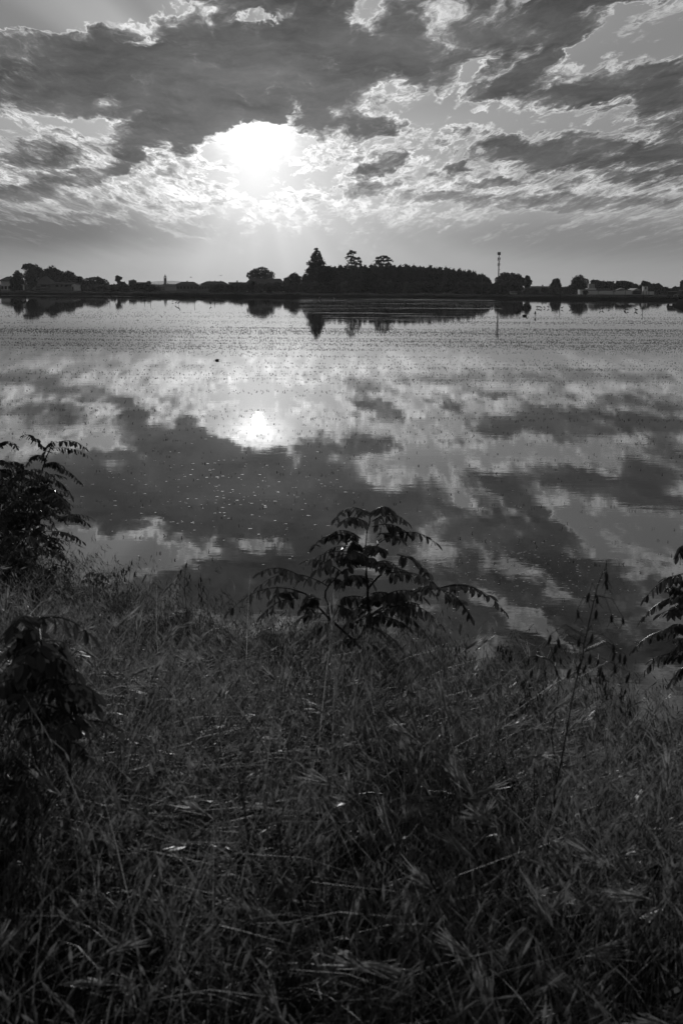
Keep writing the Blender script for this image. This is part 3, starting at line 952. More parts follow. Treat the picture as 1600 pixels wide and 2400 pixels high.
for px, w_ in ((1484.5, 1.6), (1490, 1.3), (1495.5, 1.3), (1499, .9)):
    f_ = MB().box(fx(px) - w_ / 2, fx(px) + w_ / 2, -.36, -.29, .2, 1.75).build('window', M_PLASTER_D, fac)
    MB().box(fx(px) - w_ / 2 + .12, fx(px) + w_ / 2 - .12, -.40, -.35, .3, 1.65).build('pane', M_DARK, f_)
for px in (1400, 1437, 1464, 1513, 1519):
    MB().box(fx(px) - .09, fx(px) + .09, -.1, .02, 0, fz(1420, 682)).build('drainpipe', M_PLASTER_D, fac)
MB().box(fx(1399), fx(1405), -.05, .03, 1.3, 1.5).build('sill', M_PLASTER_D, fac)
MB().box(fx(1434), fx(1441), -.06, .03, 1.1, 1.3).build('canopy', M_DARK, fac)
r_ = MB()
r_.box(fx(1376), fx(1436), 2, 15, fz(1420, 681.4), fz(1420, 679.8))
r_.box(fx(1438), fx(1481), 3, 15, fz(1460, 681.0), fz(1460, 679.6))
r_.build('roof', M_ROOF, fac)
MB().box(fx(1379), fx(1399), 4, 9, fz(1388, 679.7), fz(1388, 675.5)).build('roof_block', M_WHITE, fac)
MB().box(fx(1401), fx(1434), 5, 9, fz(1415, 679.7), fz(1415, 676.3)).build('roof_block', M_PLASTER_D, fac)
tk = MB().box(fx(1383), fx(1397), 5, 8, fz(1390, 675.4), fz(1390, 665.5)).build('water_tank', M_PLASTER, fac)
for px in (1386, 1390, 1394):
    MB().box(fx(px) - .05, fx(px) + .05, 4.93, 5.0, fz(1390, 675), fz(1390, 666)).build('rib', M_PLASTER_D, tk)
MB().poly([(fx(1450), 5, fz(1460, 679.5)), (fx(1475), 5, fz(1460, 679.5)), (fx(1462), 5, fz(1460, 675.2)), (fx(1450), 10, fz(1460, 679.5)), (fx(1475), 10, fz(1460, 679.5)), (fx(1462), 10, fz(1460, 675.2))],
          [(0, 1, 2), (3, 5, 4), (0, 2, 5, 3), (1, 4, 5, 2)]).build('skylight', M_STEEL, fac)
MB().box(fx(1460), fx(1468), 4.9, 4.97, fz(1460, 677.4), fz(1460, 676)).build('skylight_pane', M_WHITE, fac)
tr = MB().box(fx(1511), fx(1521), 4, 7, fz(1515, 683.1), fz(1515, 671.5)).build('turret', M_WHITE, fac)
MB().box(fx(1510.2), fx(1521.8), 3.8, 7.2, fz(1515, 671.4), fz(1515, 669.8)).build('turret_roof', M_ROOF, tr)
MB().box(fx(1514.6), fx(1517.4), 3.92, 4.02, fz(1515, 678), fz(1515, 673)).build('turret_window', M_DARK, tr)
house('gatehouse', 'small pale block at the left end of the factory', 1358, 1376, 679, 677.8, 596, 6, 'flat', M_WHITE, M_PLASTER_D, [(-.5, .8, .7, 1.0)], .1, door=(.35, 1.6, 1.6))
o = bpy.data.objects.new('bush', SHR[0]); b2 = at(1370.5, 690, 588)
o.location = (b2.x, 588, GZ); o.scale = (.55, .5, .6)
tag(link(o), 'dark round bush against the factory gatehouse door', 'bush')

# antenna mast
D_ = 690
mx_ = at(1166.5, 690, D_).x
ma = empty('antenna_mast', (mx_, D_, GZ), 'tall antenna mast with stacked panels and a dark drum head', 'mast')
mz = lambda py: zat(1167, py, D_) - GZ
MB().tube([(0, 0, -.3), (0, 0, mz(640)), (0, 0, mz(610)), (0, 0, mz(592))], [.36, .30, .22, .12], 10).build('pole', M_STEEL, ma)
hd = MB().tube([(0, 0, mz(598)), (0, 0, mz(597.6)), (0, 0, mz(591.4)), (0, 0, mz(591))], [.35, .60, .60, .45], 12).build('drum_head', M_PANEL, ma)
for g_ in np.arange(0, 6.28, 6.2832 / 6):
    MB().box(-.13, .13, -.06, .06, mz(598), mz(590.6)).build('fin', M_PANEL, hd).location = (math.cos(g_) * .62, math.sin(g_) * .62, 0)
for lev, (y0_, y1_, R_, w_) in enumerate(((609.5, 603.3, .52, .17), (622.5, 616.0, .46, .12))):
    for g_ in (2.6, 0.1, 4.5):
        MB().box(-w_, w_, -.07, .07, mz(y0_), mz(y1_)).build('antenna_panel', M_PANEL if lev == 0 else M_STEEL, ma).location = (math.cos(g_) * R_, math.sin(g_) * R_, 0)
    MB().tube([(-R_, 0, mz((y0_ + y1_) / 2)), (R_, 0, mz((y0_ + y1_) / 2))], .05, 5).build('bracket', M_STEEL, ma)
for (dx_, py) in ((-.55, 611), (.5, 612), (.38, 632), (-.45, 622.5)):
    MB().tube([(dx_, -.12, mz(py)), (dx_, .05, mz(py))], [.20, .14], 10).build('dish', M_PANEL, ma)

# slim utility posts standing before the bushes
for (px, yt, D_, lb) in ((744, 679, 600, 'short pale post in front of the bushes under the tall pointed tree'),
                         (1128, 651, 600, 'tall pale utility pole in front of the right end of the grove'),
                         (944, 681, 600, 'short pale post in front of the middle of the grove'),
                         (616, 676, 605, 'short dark post in front of the hall hedge')):
    b2 = at(px, 690, D_)
    pl = empty('utility_pole', (b2.x, D_, GZ), lb, 'pole')
    z_ = zat(px, yt, D_) - GZ
    MB().tube([(0, 0, -.3), (0, 0, z_ * .5), (0, 0, z_)], [.14, .12, .09], 8).build('shaft', M_STEEL, pl)
    MB().tube([(0, 0, z_), (0, 0, z_ + .08)], [.14, .10], 8).build('cap', M_PLASTER_D, pl)

# stakes standing in the flooded field
for (px, yb, yr, lb) in ((1505, 714, 748, 'dark stake in the water before the right part of the factory'),
                         (1311, 712, 746, 'dark stake in the water below the bell shaped tree'),
                         (456, 700, 727, 'dark stake in the water below the first apartment block'),
                         (339, 700, 718, 'dark stake in the water below the village, left of a pair'),
                         (353, 701, 721, 'dark stake in the water below the village, right of a pair'),
                         (258, 702, 721, 'dark stake in the water below the small pale farmhouse'),
                         (503, 701, 720, 'short dark stake in the water right of the standing white heron')):
    p_ = water_pt(px, yb)
    hgt = (yr - yb) / FPX * p_.y
    st = MB().tube([(0, 0, -.4), (0.01, 0, hgt * .5), (0.03, 0, hgt)], [.05, .048, .04], 7).build('stake', M_WOOD)
    st.location = (p_.x, p_.y, 0)
    tag(st, lb, 'stake')


# =============================================================== ON THE WATER
# rice seedlings and stubble standing in rows (too many to count)
def field2(x, y, seed, k):
    r_ = np.random.default_rng(seed)
    out = 0
    for _ in range(6):
        a_ = r_.uniform(0, 6.28); f_ = k * r_.uniform(.4, 1.8)
        out = out + np.sin((x * math.cos(a_) + y * math.sin(a_)) * f_ + r_.uniform(0, 6.28))
    return out / 2.4


n_ = 420000
yy = 11.0 * (235 / 11.0) ** rng.random(n_)
xx = (rng.random(n_) * 2 - 1) * (0.25 * yy + 1.5)
row = np.round((yy + 0.022 * xx) / 0.42)
rowf = np.random.default_rng(4).random(1200)[np.clip(row.astype(int), 0, 1199)] ** 2.2 * 1.5
patch = 0.5 + 0.6 * field2(xx * 0.5, yy * 1.3, 8, 0.14) + 0.35 * field2(xx, yy * 3, 11, 0.5)
dens = rowf * np.clip(patch, 0.03, 1.4)
band = np.interp(yy, [9, 11, 16, 22, 26, 34, 44, 56, 75, 95, 120, 150, 175, 200, 235], [.005, .01, .02, .018, .04, .18, .22, .40, .75, .95, .70, .28, .12, .04, .02])
keep = rng.random(n_) < np.clip(dens, 0.01, 1) * band * 0.85
keep &= (yy - edge_y(xx)) > 1.5
xx, yy, row = xx[keep], yy[keep], row[keep]
yy = row * 0.42 - 0.022 * xx + rng.normal(0, 0.09, len(xx))
V, nb = [], 3
for b_ in range(nb):
    n_ = len(xx)
    az_ = rng.uniform(0, 2 * math.pi, n_)
    h_ = (0.010 + 0.020 * rng.random(n_)) * np.clip(0.8 + yy / 130, 0.7, 2.0)
    w_ = 0.0016 + 0.0075 * np.clip(yy / 100, 0, 1.5)
    l_ = h_ * rng.uniform(-0.2, 1.1, n_)
    ox, oy = xx + rng.normal(0, .012, n_), yy + rng.normal(0, .012, n_)
    ca, sa = np.cos(az_), np.sin(az_)
    px_, py_ = np.cos(az_ + 1.3) * w_, np.sin(az_ + 1.3) * w_ * .4
    z_ = np.zeros(n_)
    V.append(np.stack([np.stack([ox - px_, oy - py_, z_ - .02], 1), np.stack([ox + px_, oy + py_, z_ - .02], 1),
                       np.stack([ox + ca * l_ * .5 + px_ * .8, oy + sa * l_ * .5 + py_ * .8, h_ * .75], 1),
                       np.stack([ox + ca * l_, oy + sa * l_, h_ * rng.uniform(.6, 1, n_)], 1)], 1))
V = np.concatenate(V).reshape(-1, 3)
M_SEED = leafmat('rice seedlings', 0.035, 0.015, 0.7, 0.1, 0.0, 3.0, 0.4)
tag(np_obj('rice_seedlings', V, np.arange(len(V)).reshape(-1, 4), M_SEED), kind='stuff')

# pale flecks of foam drifting on the near water
pts = []
for (cx, cy, sx_, sy_, n_) in ((560, 1160, 190, 55, 150), (430, 1190, 150, 60, 60), (1180, 1315, 130, 28, 170), (1290, 1375, 120, 30, 70), (900, 1220, 280, 70, 60), (1430, 1470, 110, 60, 40), (640, 1090, 260, 40, 60), (1050, 1480, 60, 40, 12)):
    for _ in range(int(n_ * 1.3)):
        p_ = water_pt(cx + random.gauss(0, sx_), cy + random.gauss(0, sy_))
        if 9 < p_.y < 40 and p_.y > float(edge_y(p_.x)) + .3:
            pts.append(p_)
V, F = [], []
for p_ in pts:
    r_ = random.uniform(.003, .0105) * (p_.y / 14)
    k_ = len(V); m_ = 7
    el_ = random.uniform(1.0, 2.0)
    V.append((p_.x, p_.y, .003 + r_ * .06))
    for j in range(m_):
        a_ = 2 * math.pi * j / m_
        q_ = r_ * random.uniform(.6, 1.2)
        V.append((p_.x + math.cos(a_) * q_ * el_, p_.y + math.sin(a_) * q_ * 1.6, .001))
    for j in range(m_):
        F.append((k_, k_ + 1 + j, k_ + 1 + (j + 1) % m_))
tag(np_obj('foam', np.array(V), np.array(F), mat('foam', 0.95, 0.6, 0.03, 30, spec=0.3)), kind='stuff')

# scraggly clump of weed sticking out of the water
p_ = water_pt(509, 845)
cl = MB()
for _ in range(26):
    a_ = random.uniform(0, 6.28); l_ = random.uniform(.05, .13); e_ = random.uniform(.1, 1.3)
    b0 = (random.gauss(0, .025), random.gauss(0, .02), -.02)
    cl.tube([b0, (b0[0] + math.cos(a_) * l_ * .5, b0[1] + math.sin(a_) * l_ * .3, l_ * .6 * e_), (b0[0] + math.cos(a_) * l_, b0[1] + math.sin(a_) * l_ * .6, l_ * .75 * e_)], [.014, .011, .004], 5)
cl.tube([(-.05, 0, -.02), (0, .01, .05), (.05, 0, .04), (.07, 0, -.02)], [.02, .045, .04, .015], 7)
o = cl.build('weed_clump', M_WOOD)
o.scale = (.8, .8, .7)
o.location = (p_.x, p_.y, 0)
tag(o, 'dark scraggly clump of weed alone on the bright water at left', 'weed')

# birds
M_BIRD = mat('dark plumage', 0.03, 0.8, 0.3, 12)
M_BIRDP = mat('pale plumage', 0.55, 0.8, 0.15, 12)


def bird_mesh(kind, material):
    b_ = MB()
    if kind == 'heron':
        b_.tube([(-.24, 0, .30), (-.14, 0, .36), (0, 0, .45), (.12, 0, .53), (.18, 0, .60), (.15, 0, .70), (.19, 0, .78), (.26, 0, .81), (.33, 0, .80), (.44, 0, .77)],
                [.015, .06, .105, .085, .042, .03, .028, .038, .022, .004], 9)
        for s_ in (-.03, .03):
            b_.tube([(.0, s_, .40), (-.02, s_, .2), (.01, s_, 0), (.08, s_, -.02)], [.022, .012, .010, .006], 5)
    elif kind == 'heron_stoop':
        b_.tube([(-.20, 0, .26), (-.12, 0, .34), (0, 0, .42), (.11, 0, .46), (.20, 0, .55), (.24, 0, .63), (.21, 0, .70), (.13, 0, .72), (.05, 0, .70)],
                [.015, .06, .10, .08, .04, .03, .034, .02, .004], 9)
        for s_ in (-.03, .03):
            b_.tube([(.0, s_, .38), (-.02, s_, .2), (.01, s_, 0), (.08, s_, -.02)], [.022, .012, .010, .006], 5)
    elif kind == 'wader':
        b_.tube([(-.15, 0, .13), (-.08, 0, .15), (0, 0, .17), (.07, 0, .185), (.10, 0, .22), (.12, 0, .265), (.155, 0, .27), (.23, 0, .255)],
                [.01, .035, .058, .045, .026, .030, .020, .004], 8)
        for s_ in (-.02, .02):
            b_.tube([(0, s_, .14), (-.01, s_, .07), (0, s_, -.02)], [.012, .008, .007], 5)
    elif kind == 'wader_feeding':
        b_.tube([(-.13, 0, .20), (-.07, 0, .19), (0, 0, .17), (.07, 0, .15), (.11, 0, .12), (.14, 0, .085), (.165, 0, .06), (.20, 0, .0)],
                [.01, .035, .058, .045, .026, .028, .018, .004], 8)
        for s_ in (-.02, .02):
            b_.tube([(0, s_, .14), (-.01, s_, .07), (0, s_, -.02)], [.012, .008, .007], 5)
    elif kind == 'duck':
        b_.tube([(-.28, 0, .10), (-.18, 0, .07), (0, 0, .06), (.14, 0, .07), (.19, 0, .13), (.20, 0, .20), (.25, 0, .22), (.33, 0, .20)],
                [.015, .07, .11, .08, .04, .048, .03, .012], 9)
    elif kind == 'flying':
        b_.tube([(-.28, 0, 0), (-.12, 0, .01), (0, 0, 0), (.14, 0, .02), (.22, 0, .03), (.30, 0, .01)], [.03, .05, .07, .05, .045, .008], 8)
        for s_ in (-1, 1):
            b_.poly([(.10, s_ * .04, .03), (-.12, s_ * .04, .02), (-.10, s_ * .32, .13), (.06, s_ * .30, .15), (-.12, s_ * .62, .06), (-.04, s_ * .58, .08),
                     (.10, s_ * .04, .01), (-.12, s_ * .04, .0), (-.10, s_ * .32, .115), (.06, s_ * .30, .135), (-.12, s_ * .62, .05), (-.04, s_ * .58, .07)],
                    [(0, 1, 2, 3), (3, 2, 4, 5), (9, 8, 7, 6), (11, 10, 8, 9), (0, 3, 9, 6), (3, 5, 11, 9), (1, 7, 8, 2), (2, 8, 10, 4), (4, 10, 11, 5)])
    o = b_.build('bird', material, smooth=True)
    me = o.data
    bpy.data.objects.remove(o)
    return me


BM = {k: bird_mesh(k, M_BIRD) for k in ('heron', 'heron_stoop', 'wader', 'wader_feeding', 'duck', 'flying')}
BMP = {k: bird_mesh(k, M_BIRDP) for k in ('heron',)}


def bird(name, kind, px, py, label, group=None, rot=0.0, scale=1.0, pale=False, D=None):
    o = bpy.data.objects.new(name, (BMP if pale else BM)[kind])
    if D is None:
        p_ = water_pt(px, py)
        o.location = (p_.x, p_.y, 0)
    else:
        o.location = at(px, py, D)
    o.rotation_euler = (0, 0, rot)
    o.scale = (scale,) * 3
    return tag(link(o), label, 'bird', group)


bird('heron', 'heron', 419, 716, 'dark heron leaning forward in the shallow water, right of its pair', rot=.3, scale=.85)
bird('heron', 'heron_stoop', 413, 714, 'dark heron with its neck folded back, left of its pair', rot=.4, scale=.8)
bird('heron', 'heron_stoop', 494, 716, 'thin dark heron standing alone right of the heron pair', rot=2.7, scale=.75)
bird('heron', 'heron', 748, 702, 'faint pale egret below the tall pointed tree', pale=True, rot=.2, scale=.8)
bird('heron', 'heron', 783, 702, 'faint pale egret right of the other, below the twin topped cedar', pale=True, rot=2.9, scale=.6)
bird('duck', 'duck', 1229, 741, 'dark duck sitting flat on the water nearest the camera', rot=.2, scale=1.0)
bird('heron', 'wader', 1253, 741, 'dark upright bird standing beside the flat sitting duck', rot=1.3, scale=1.7)
for i, (px, py) in enumerate(((1143, 722), (1148, 720), (1152, 718), (1153, 721), (1162, 719.5), (1166, 721), (1170, 719), (1180, 718.5), (1204, 719.5), (1220, 720.5),
                              (1225, 721.5), (1237, 720.5), (1242, 719), (1240, 723.5), (1257, 721), (1262, 721), (1266, 722), (1274, 721.5), (1284, 721.5), (1294, 724),
                              (1316, 723), (1335, 722.5), (1213, 727), (1342, 728), (1352, 725.5), (1405, 726.5), (1411, 725.5), (1425, 724), (1463, 725), (1465, 728.5),
                              (1470, 728), (1488, 727), (1491, 729), (1110, 718), (1115, 719), (1122, 717.5), (1127, 718.5), (1132, 718), (1136, 719), (950, 713), (990, 714.5), (1000, 715.5), (1033, 716), (1064, 716.5), (887, 714))):
    bird('wader', random.choice(['wader', 'wader', 'wader_feeding']), px, py + 1.2, 'small dark wading bird standing in the shallows among its flock', 'flock of wading birds', rot=random.choice([0, 3.14]) + random.uniform(-.7, .7), scale=random.uniform(.95, 1.3))
bird('flying_bird', 'flying', 448, 650, 'small bird flying over the first apartment block', rot=.3, scale=.9, D=330)
bird('flying_bird', 'flying', 518, 646, 'dark bird flying above the chimneys of the long apartment block', rot=1.2, scale=.9, D=300)
bird('flying_bird', 'flying', 405, 706, 'dark bird gliding low over the water left of the heron pair', rot=.1, scale=.75, D=255)
bird('flying_bird', 'flying', 857, 499, 'tiny bird high in the sky right of the sun', rot=.8, scale=.9, D=420)

# vehicles on the track at the right edge
M_PAINT_D = mat('dark car paint', 0.03, 0.35, 0.15, 3, spec=0.5)
M_PAINT_W = mat('white car paint', 0.55, 0.35, 0.1, 3, spec=0.5)
M_TYRE = mat('tyre', 0.02, 0.9, 0.2, 8)


def vehicle(name, label, loc, rotz, prof, width, paint, wheels, wheel_r, glass, roofm=None):
    """prof: side outline (x, z); local +X is the nose"""
    t = empty(name, loc, label, 'vehicle')
    t.rotation_euler = (0, 0, rotz)
    h = width / 2
    n = len(prof)
    b_ = MB()
    ins = [(x_, y_, z_) for s_ in (-1, 1) for (x_, z_) in prof for y_ in (s_ * (h if z_ < 1.0 else h * .84),)]
    b_.poly(ins, [tuple(range(n)), tuple(range(2 * n - 1, n - 1, -1))] + [(i, i + n, (i + 1) % n + n, (i + 1) % n) for i in range(n)])
    b_.build('body', paint, t)
    for (x_, s_) in [(w_, s_) for w_ in wheels for s_ in (-1, 1)]:
        wh = MB().tube([(x_, s_ * (h - .2), wheel_r), (x_, s_ * (h - .16), wheel_r), (x_, s_ * (h + .02), wheel_r), (x_, s_ * (h + .05), wheel_r)], [wheel_r * .9, wheel_r, wheel_r, wheel_r * .85], 16).build('wheel', M_TYRE, t)
        MB().tube([(x_, s_ * (h + .04), wheel_r), (x_, s_ * (h + .07), wheel_r)], [wheel_r * .6, wheel_r * .5], 12).build('rim', M_STEEL, wh)
    for (x0, x1, z0, z1) in glass:
        for s_ in (-1, 1):
            y_ = s_ * (h * .84 + .035) if z0 >= 1.0 else s_ * (h + .01)
            MB().box(x0, x1, y_ - .012, y_ + .012, z0, z1).build('window', M_DARK, t)
    xf = max(p[0] for p in prof)
    for s_ in (-1, 1):
        MB().box(xf - .04, xf + .02, s_ * h * .72 - .14, s_ * h * .72 + .14, .62, .78).build('headlight', M_WHITE, t)
        xb = min(p[0] for p in prof)
        MB().box(xb - .02, xb + .04, s_ * h * .8 - .08, s_ * h * .8 + .08, .65, .9).build('taillight', M_PANEL, t)
    MB().box(xf - .05, xf + .05, -h * .95, h * .95, .28, .45).build('bumper', M_PANEL, t)
    if roofm:
        top = max(p[1] for p in prof)
        rx = [p[0] for p in prof if p[1] > top - .05]
        MB().box(min(rx), max(rx), -h * .8, h * .8, top + .003, top + .05).build('roof_panel', roofm, t)
    return t


OFFROAD = [(-1.75, .35), (-1.8, .95), (-1.7, 1.02), (-1.6, 1.62), (-1.45, 1.70), (.25, 1.70), (.42, 1.66), (.85, 1.08), (1.75, .98), (1.85, .6), (1.82, .35)]
VAN = [(-2.3, .35), (-2.35, 1.0), (-2.25, 1.95), (-2.1, 2.05), (.7, 2.05), (.95, 1.98), (1.55, 1.12), (2.2, .98), (2.3, .6), (2.28, .35)]
vehicle('offroad_car', 'small dark off-road car with a reflection painted pale on its roof, parked on the track', (at(1577.5, 700, 345).x, 345, .62), -1.25, OFFROAD, 1.65, M_PAINT_D, (-1.1, 1.15), .36,
        [(-1.4, -.6, 1.08, 1.52), (-.5, .35, 1.08, 1.52)], M_WHITE)  # white panel laid on the dark roof imitates its pale reflection
vehicle('van', 'grey van cut by the right edge, beside the dark off-road car', (at(1600, 700, 338).x, 338, .62), -2.7, VAN, 1.85, mat('grey car paint', 0.10, 0.4, 0.1, 3, spec=.5), (-1.5, 1.5), .36,
        [(-2.0, -.9, 1.25, 1.8), (-.8, .1, 1.25, 1.8), (.2, .9, 1.25, 1.75)], M_PAINT_W)

# =============================================================== BANK VEGETATION
def field(x, y, seed, k):
    r_ = np.random.default_rng(seed)
    out = 0
    for _ in range(5):
        a_ = r_.uniform(0, 6.28); f_ = k * r_.uniform(.5, 1.6)
        out = out + np.sin((x * math.cos(a_) + y * math.sin(a_)) * f_ + r_.uniform(0, 6.28))
    return out / 2.2


def scatter(n, y0, y1, s_min, pw=1.0, s_max=99):
    y = y0 + (y1 - y0) * rng.random(n * 3) ** pw
    x = (rng.random(n * 3) * 2 - 1) * (0.26 * y + 1.1)
    wgt = (0.26 * y + 1.1) / (0.26 * y1 + 1.1)
    s_ = edge_y(x) - y
    ok = (s_ > s_min) & (s_ < s_max) & (rng.random(n * 3) < (wgt if pw == 1.0 else 1))
    x, y = x[ok][:n], y[ok][:n]
    return x, y, bank_z(x, y)


def ribbons(root, az, h, lean, droop, width, side_az, segs, taper=1.4, kink=None):
    """curved tapering blades; returns V, F and the centre lines (n, segs+1, 3)"""
    n = len(h)
    t = np.linspace(0, 1, segs + 1)[None, :]
    hh, ll, dd = h[:, None], lean[:, None], droop[:, None]
    out = hh * ll * (t ** 1.7)
    up = hh * (t - dd * t ** 3) * np.sqrt(np.clip(1 - (ll * .75) ** 2 * .35, .2, 1))
    cx = root[:, 0:1] + np.cos(az)[:, None] * out
    cy = root[:, 1:2] + np.sin(az)[:, None] * out
    if kink is not None:
        cx = cx + kink[:, None] * np.sin(t * 5.0 + az[:, None]) * t
        cy = cy + kink[:, None] * np.cos(t * 4.0 + az[:, None]) * t
    cz = root[:, 2:3] - 0.02 + up
    C = np.stack([cx, cy, cz], 2)
    w = width[:, None] * (1 - 0.93 * t ** taper) * 0.5
    sx = np.cos(side_az)[:, None] * w; sy = np.sin(side_az)[:, None] * w
    L = C.copy(); Rr = C.copy()
    L[:, :, 0] -= sx; L[:, :, 1] -= sy
    Rr[:, :, 0] += sx; Rr[:, :, 1] += sy
    V = np.stack([L, Rr], 2).reshape(-1, 3)
    base = (np.arange(n) * (segs + 1) * 2)[:, None] + (np.arange(segs) * 2)[None, :]
    F = np.stack([base, base + 1, base + 3, base + 2], 2).reshape(-1, 4)
    return V, F, C


M_GRASS = leafmat('meadow grass', 0.019, 0.041, 0.55, 0.12, 0.0, 6.0, 0.5, tone=True)
M_FRINGE = leafmat('silhouette brome', 0.022, 0.022, 0.7, 0.08, 0.0, 9.0, 0.8)  # darker brome copy: backlit silhouette against the water put into the colour
M_STRAW = leafmat('dry brome', 0.060, 0.100, 0.7, 0.08, 0.0, 9.0, 0.8)
M_AWN = leafmat('barley awns', 0.12, 0.21, 0.5, 0.3, 0.0, 3.0, 0.4)

# leaf blades
def tones(n, per, sd=.5):
    t_ = np.where(rng.random(n) < .77, np.exp(rng.normal(-1.35, sd, n)), np.exp(rng.normal(1.0, sd, n)))
    return np.repeat(np.clip(t_, .06, 8.0), per)


def blades(N, y0, y1, smin, h0, wmin, wmax, pw=.78, lean0=.6, droop0=.32):
    x, y, z = scatter(N, y0, y1, smin, pw)
    k_ = rng.random(len(x)) < np.interp(edge_y(x) - y, [0, .9, 2.0], [.22, .38, 1.0]) * np.clip(.72 + .55 * field(x, y, 17, 6.0), .22, 1)     # thin towards the water
    x, y, z = x[k_], y[k_], z[k_]
    n = len(x)
    root = np.stack([x, y, z], 1)
    clump = field(x, y, 3, 4.0)
    az = 1.6 * field(x, y, 5, 1.7) + rng.normal(0, 1.0, n)
    hs = np.clip(h0 + 0.17 * clump + 0.14 * rng.normal(size=n), 0.14, 0.92) * np.interp(edge_y(x) - y, [-.1, .6, 1.5, 6], [.75, 1.0, 1.0, .92])
    V, F, C = ribbons(root, az, hs, np.clip(rng.normal(lean0 - .15, .26, n), 0, 1.0), np.clip(rng.normal(droop0, .22, n), 0, .8), rng.uniform(wmin, wmax, n),
                      az + math.pi / 2 + rng.normal(0, .6, n), 7, kink=rng.normal(0, .014, n))
    return V, F, tones(n, 16)


parts = [blades(46000, 1.35, 12.2, -.05, .52, .0026, .0060, lean0=.62, droop0=.46), blades(19000, 1.35, 12.2, -.05, .56, .0020, .0036, lean0=.68, droop0=.52),
         blades(9000, 1.35, 12.2, -.05, .62, .0014, .0024, lean0=.60, droop0=.30)]
off, VV, FF, TT = 0, [], [], []
for V, F, t_ in parts:
    VV.append(V); FF.append(F + off); TT.append(t_); off += len(V)
tag(np_obj('meadow_grass', np.concatenate(VV), np.concatenate(FF), M_GRASS, tone=np.concatenate(TT)), kind='stuff')

# broad leaves low among the grass, mostly at left
x, y, z = scatter(2600, 1.5, 9, .4, .8)
k_ = rng.random(len(x)) < np.interp(x / y, [-.26, -.1, .05, .26], [1, .6, .15, .1])
x, y, z = x[k_], y[k_], z[k_]
n = len(x)
az = rng.uniform(0, 6.28, n)
V, F, C = ribbons(np.stack([x, y, z + rng.uniform(.05, .30, n)], 1), az, rng.uniform(.06, .13, n), rng.uniform(.5, 1.3, n), rng.uniform(.2, .8, n), rng.uniform(.02, .042, n), az + math.pi / 2, 6, taper=2.6)
tag(np_obj('broadleaf_weeds', V, F, M_GRASS, tone=tones(n, 14, .35) * .6), kind='stuff')


def brome(n, y0, y1, smin, hmin, hmax, pw=.8, smax=99):
    """arching stems with drooping heads of long spikelets"""
    x, y, z = scatter(n, y0, y1, smin, pw, smax)
    n = len(x)
    root = np.stack([x, y, z], 1)
    az = 1.2 * field(x, y, 9, 1.6) + rng.uniform(0, 6.28, n)
    h = rng.uniform(hmin, hmax, n)
    V1, F1, C = ribbons(root, az, h, np.clip(rng.normal(.40, .17, n), .08, .72), np.clip(rng.normal(.32, .13, n), .05, .52), np.full(n, .0026), az + rng.uniform(0, 3.1, n), 9, taper=3.0)
    K = 11
    # spikelets along the outer part of the stem
    tt = np.clip(0.60 + 0.40 * rng.random((n, K)), 0, .999)
    fi = tt * 9; i0 = fi.astype(int); fr = (fi - i0)[:, :, None]
    ar = np.arange(n)[:, None]
    P0 = C[ar, i0] * (1 - fr) + C[ar, i0 + 1] * fr
    g = rng.uniform(0, 6.28, (n, K))
    pl = rng.uniform(.015, .05, (n, K))
    P1 = P0 + np.stack([np.cos(g) * pl * .6, np.sin(g) * pl * .6, -pl * .55], 2)
    d = np.stack([np.cos(g) * .35, np.sin(g) * .35, -np.ones((n, K))], 2) + 0.35 * rng.normal(size=(n, K, 3))
    d[:, :, 0] += np.cos(az)[:, None] * .45; d[:, :, 1] += np.sin(az)[:, None] * .45
    d /= np.linalg.norm(d, axis=2, keepdims=True)
    L = rng.uniform(.024, .042, (n, K))[:, :, None]
    sd = rng.normal(size=(n, K, 3)); sd -= d * (sd * d).sum(2, keepdims=True); sd /= np.linalg.norm(sd, axis=2, keepdims=True)
    s2 = np.cross(d, sd)
    W = L * .075
    quads = []
    for s_ in (sd, s2):
        quads.append(np.stack([P1, P1 + d * L * .45 + s_ * W, P1 + d * L, P1 + d * L * .45 - s_ * W], 2))
    # awns
    for q_ in (-1, 0, 1):
        tip = P1 + d * L * (1.75) + sd * W * 2.6 * q_
        b0 = P1 + d * L * .8
        e_ = s2 * .0005
        quads.append(np.stack([b0 - e_, b0 + e_, tip + e_ * .3, tip - e_ * .3], 2))
    # pedicels
    e_ = sd * .0006
    quads.append(np.stack([P0 - e_, P0 + e_, P1 + e_, P1 - e_], 2))
    Vq = np.stack(quads, 2).reshape(-1, 3)
    Fq = np.arange(len(Vq)).reshape(-1, 4) + len(V1)
    return np.concatenate([V1, Vq]), np.concatenate([F1, Fq])


V, F = brome(6200, 1.5, 12.0, -.05, .45, .88)
V2, F2 = brome(12500, 4.5, 12.0, -.15, .45, 1.02, 1.0, 1.5)      # the fringe right at the water
tag(np_obj('brome_grass', V, F, M_STRAW), kind='stuff')
tag(np_obj('shore_brome_grass', V2, F2, M_FRINGE), kind='stuff')


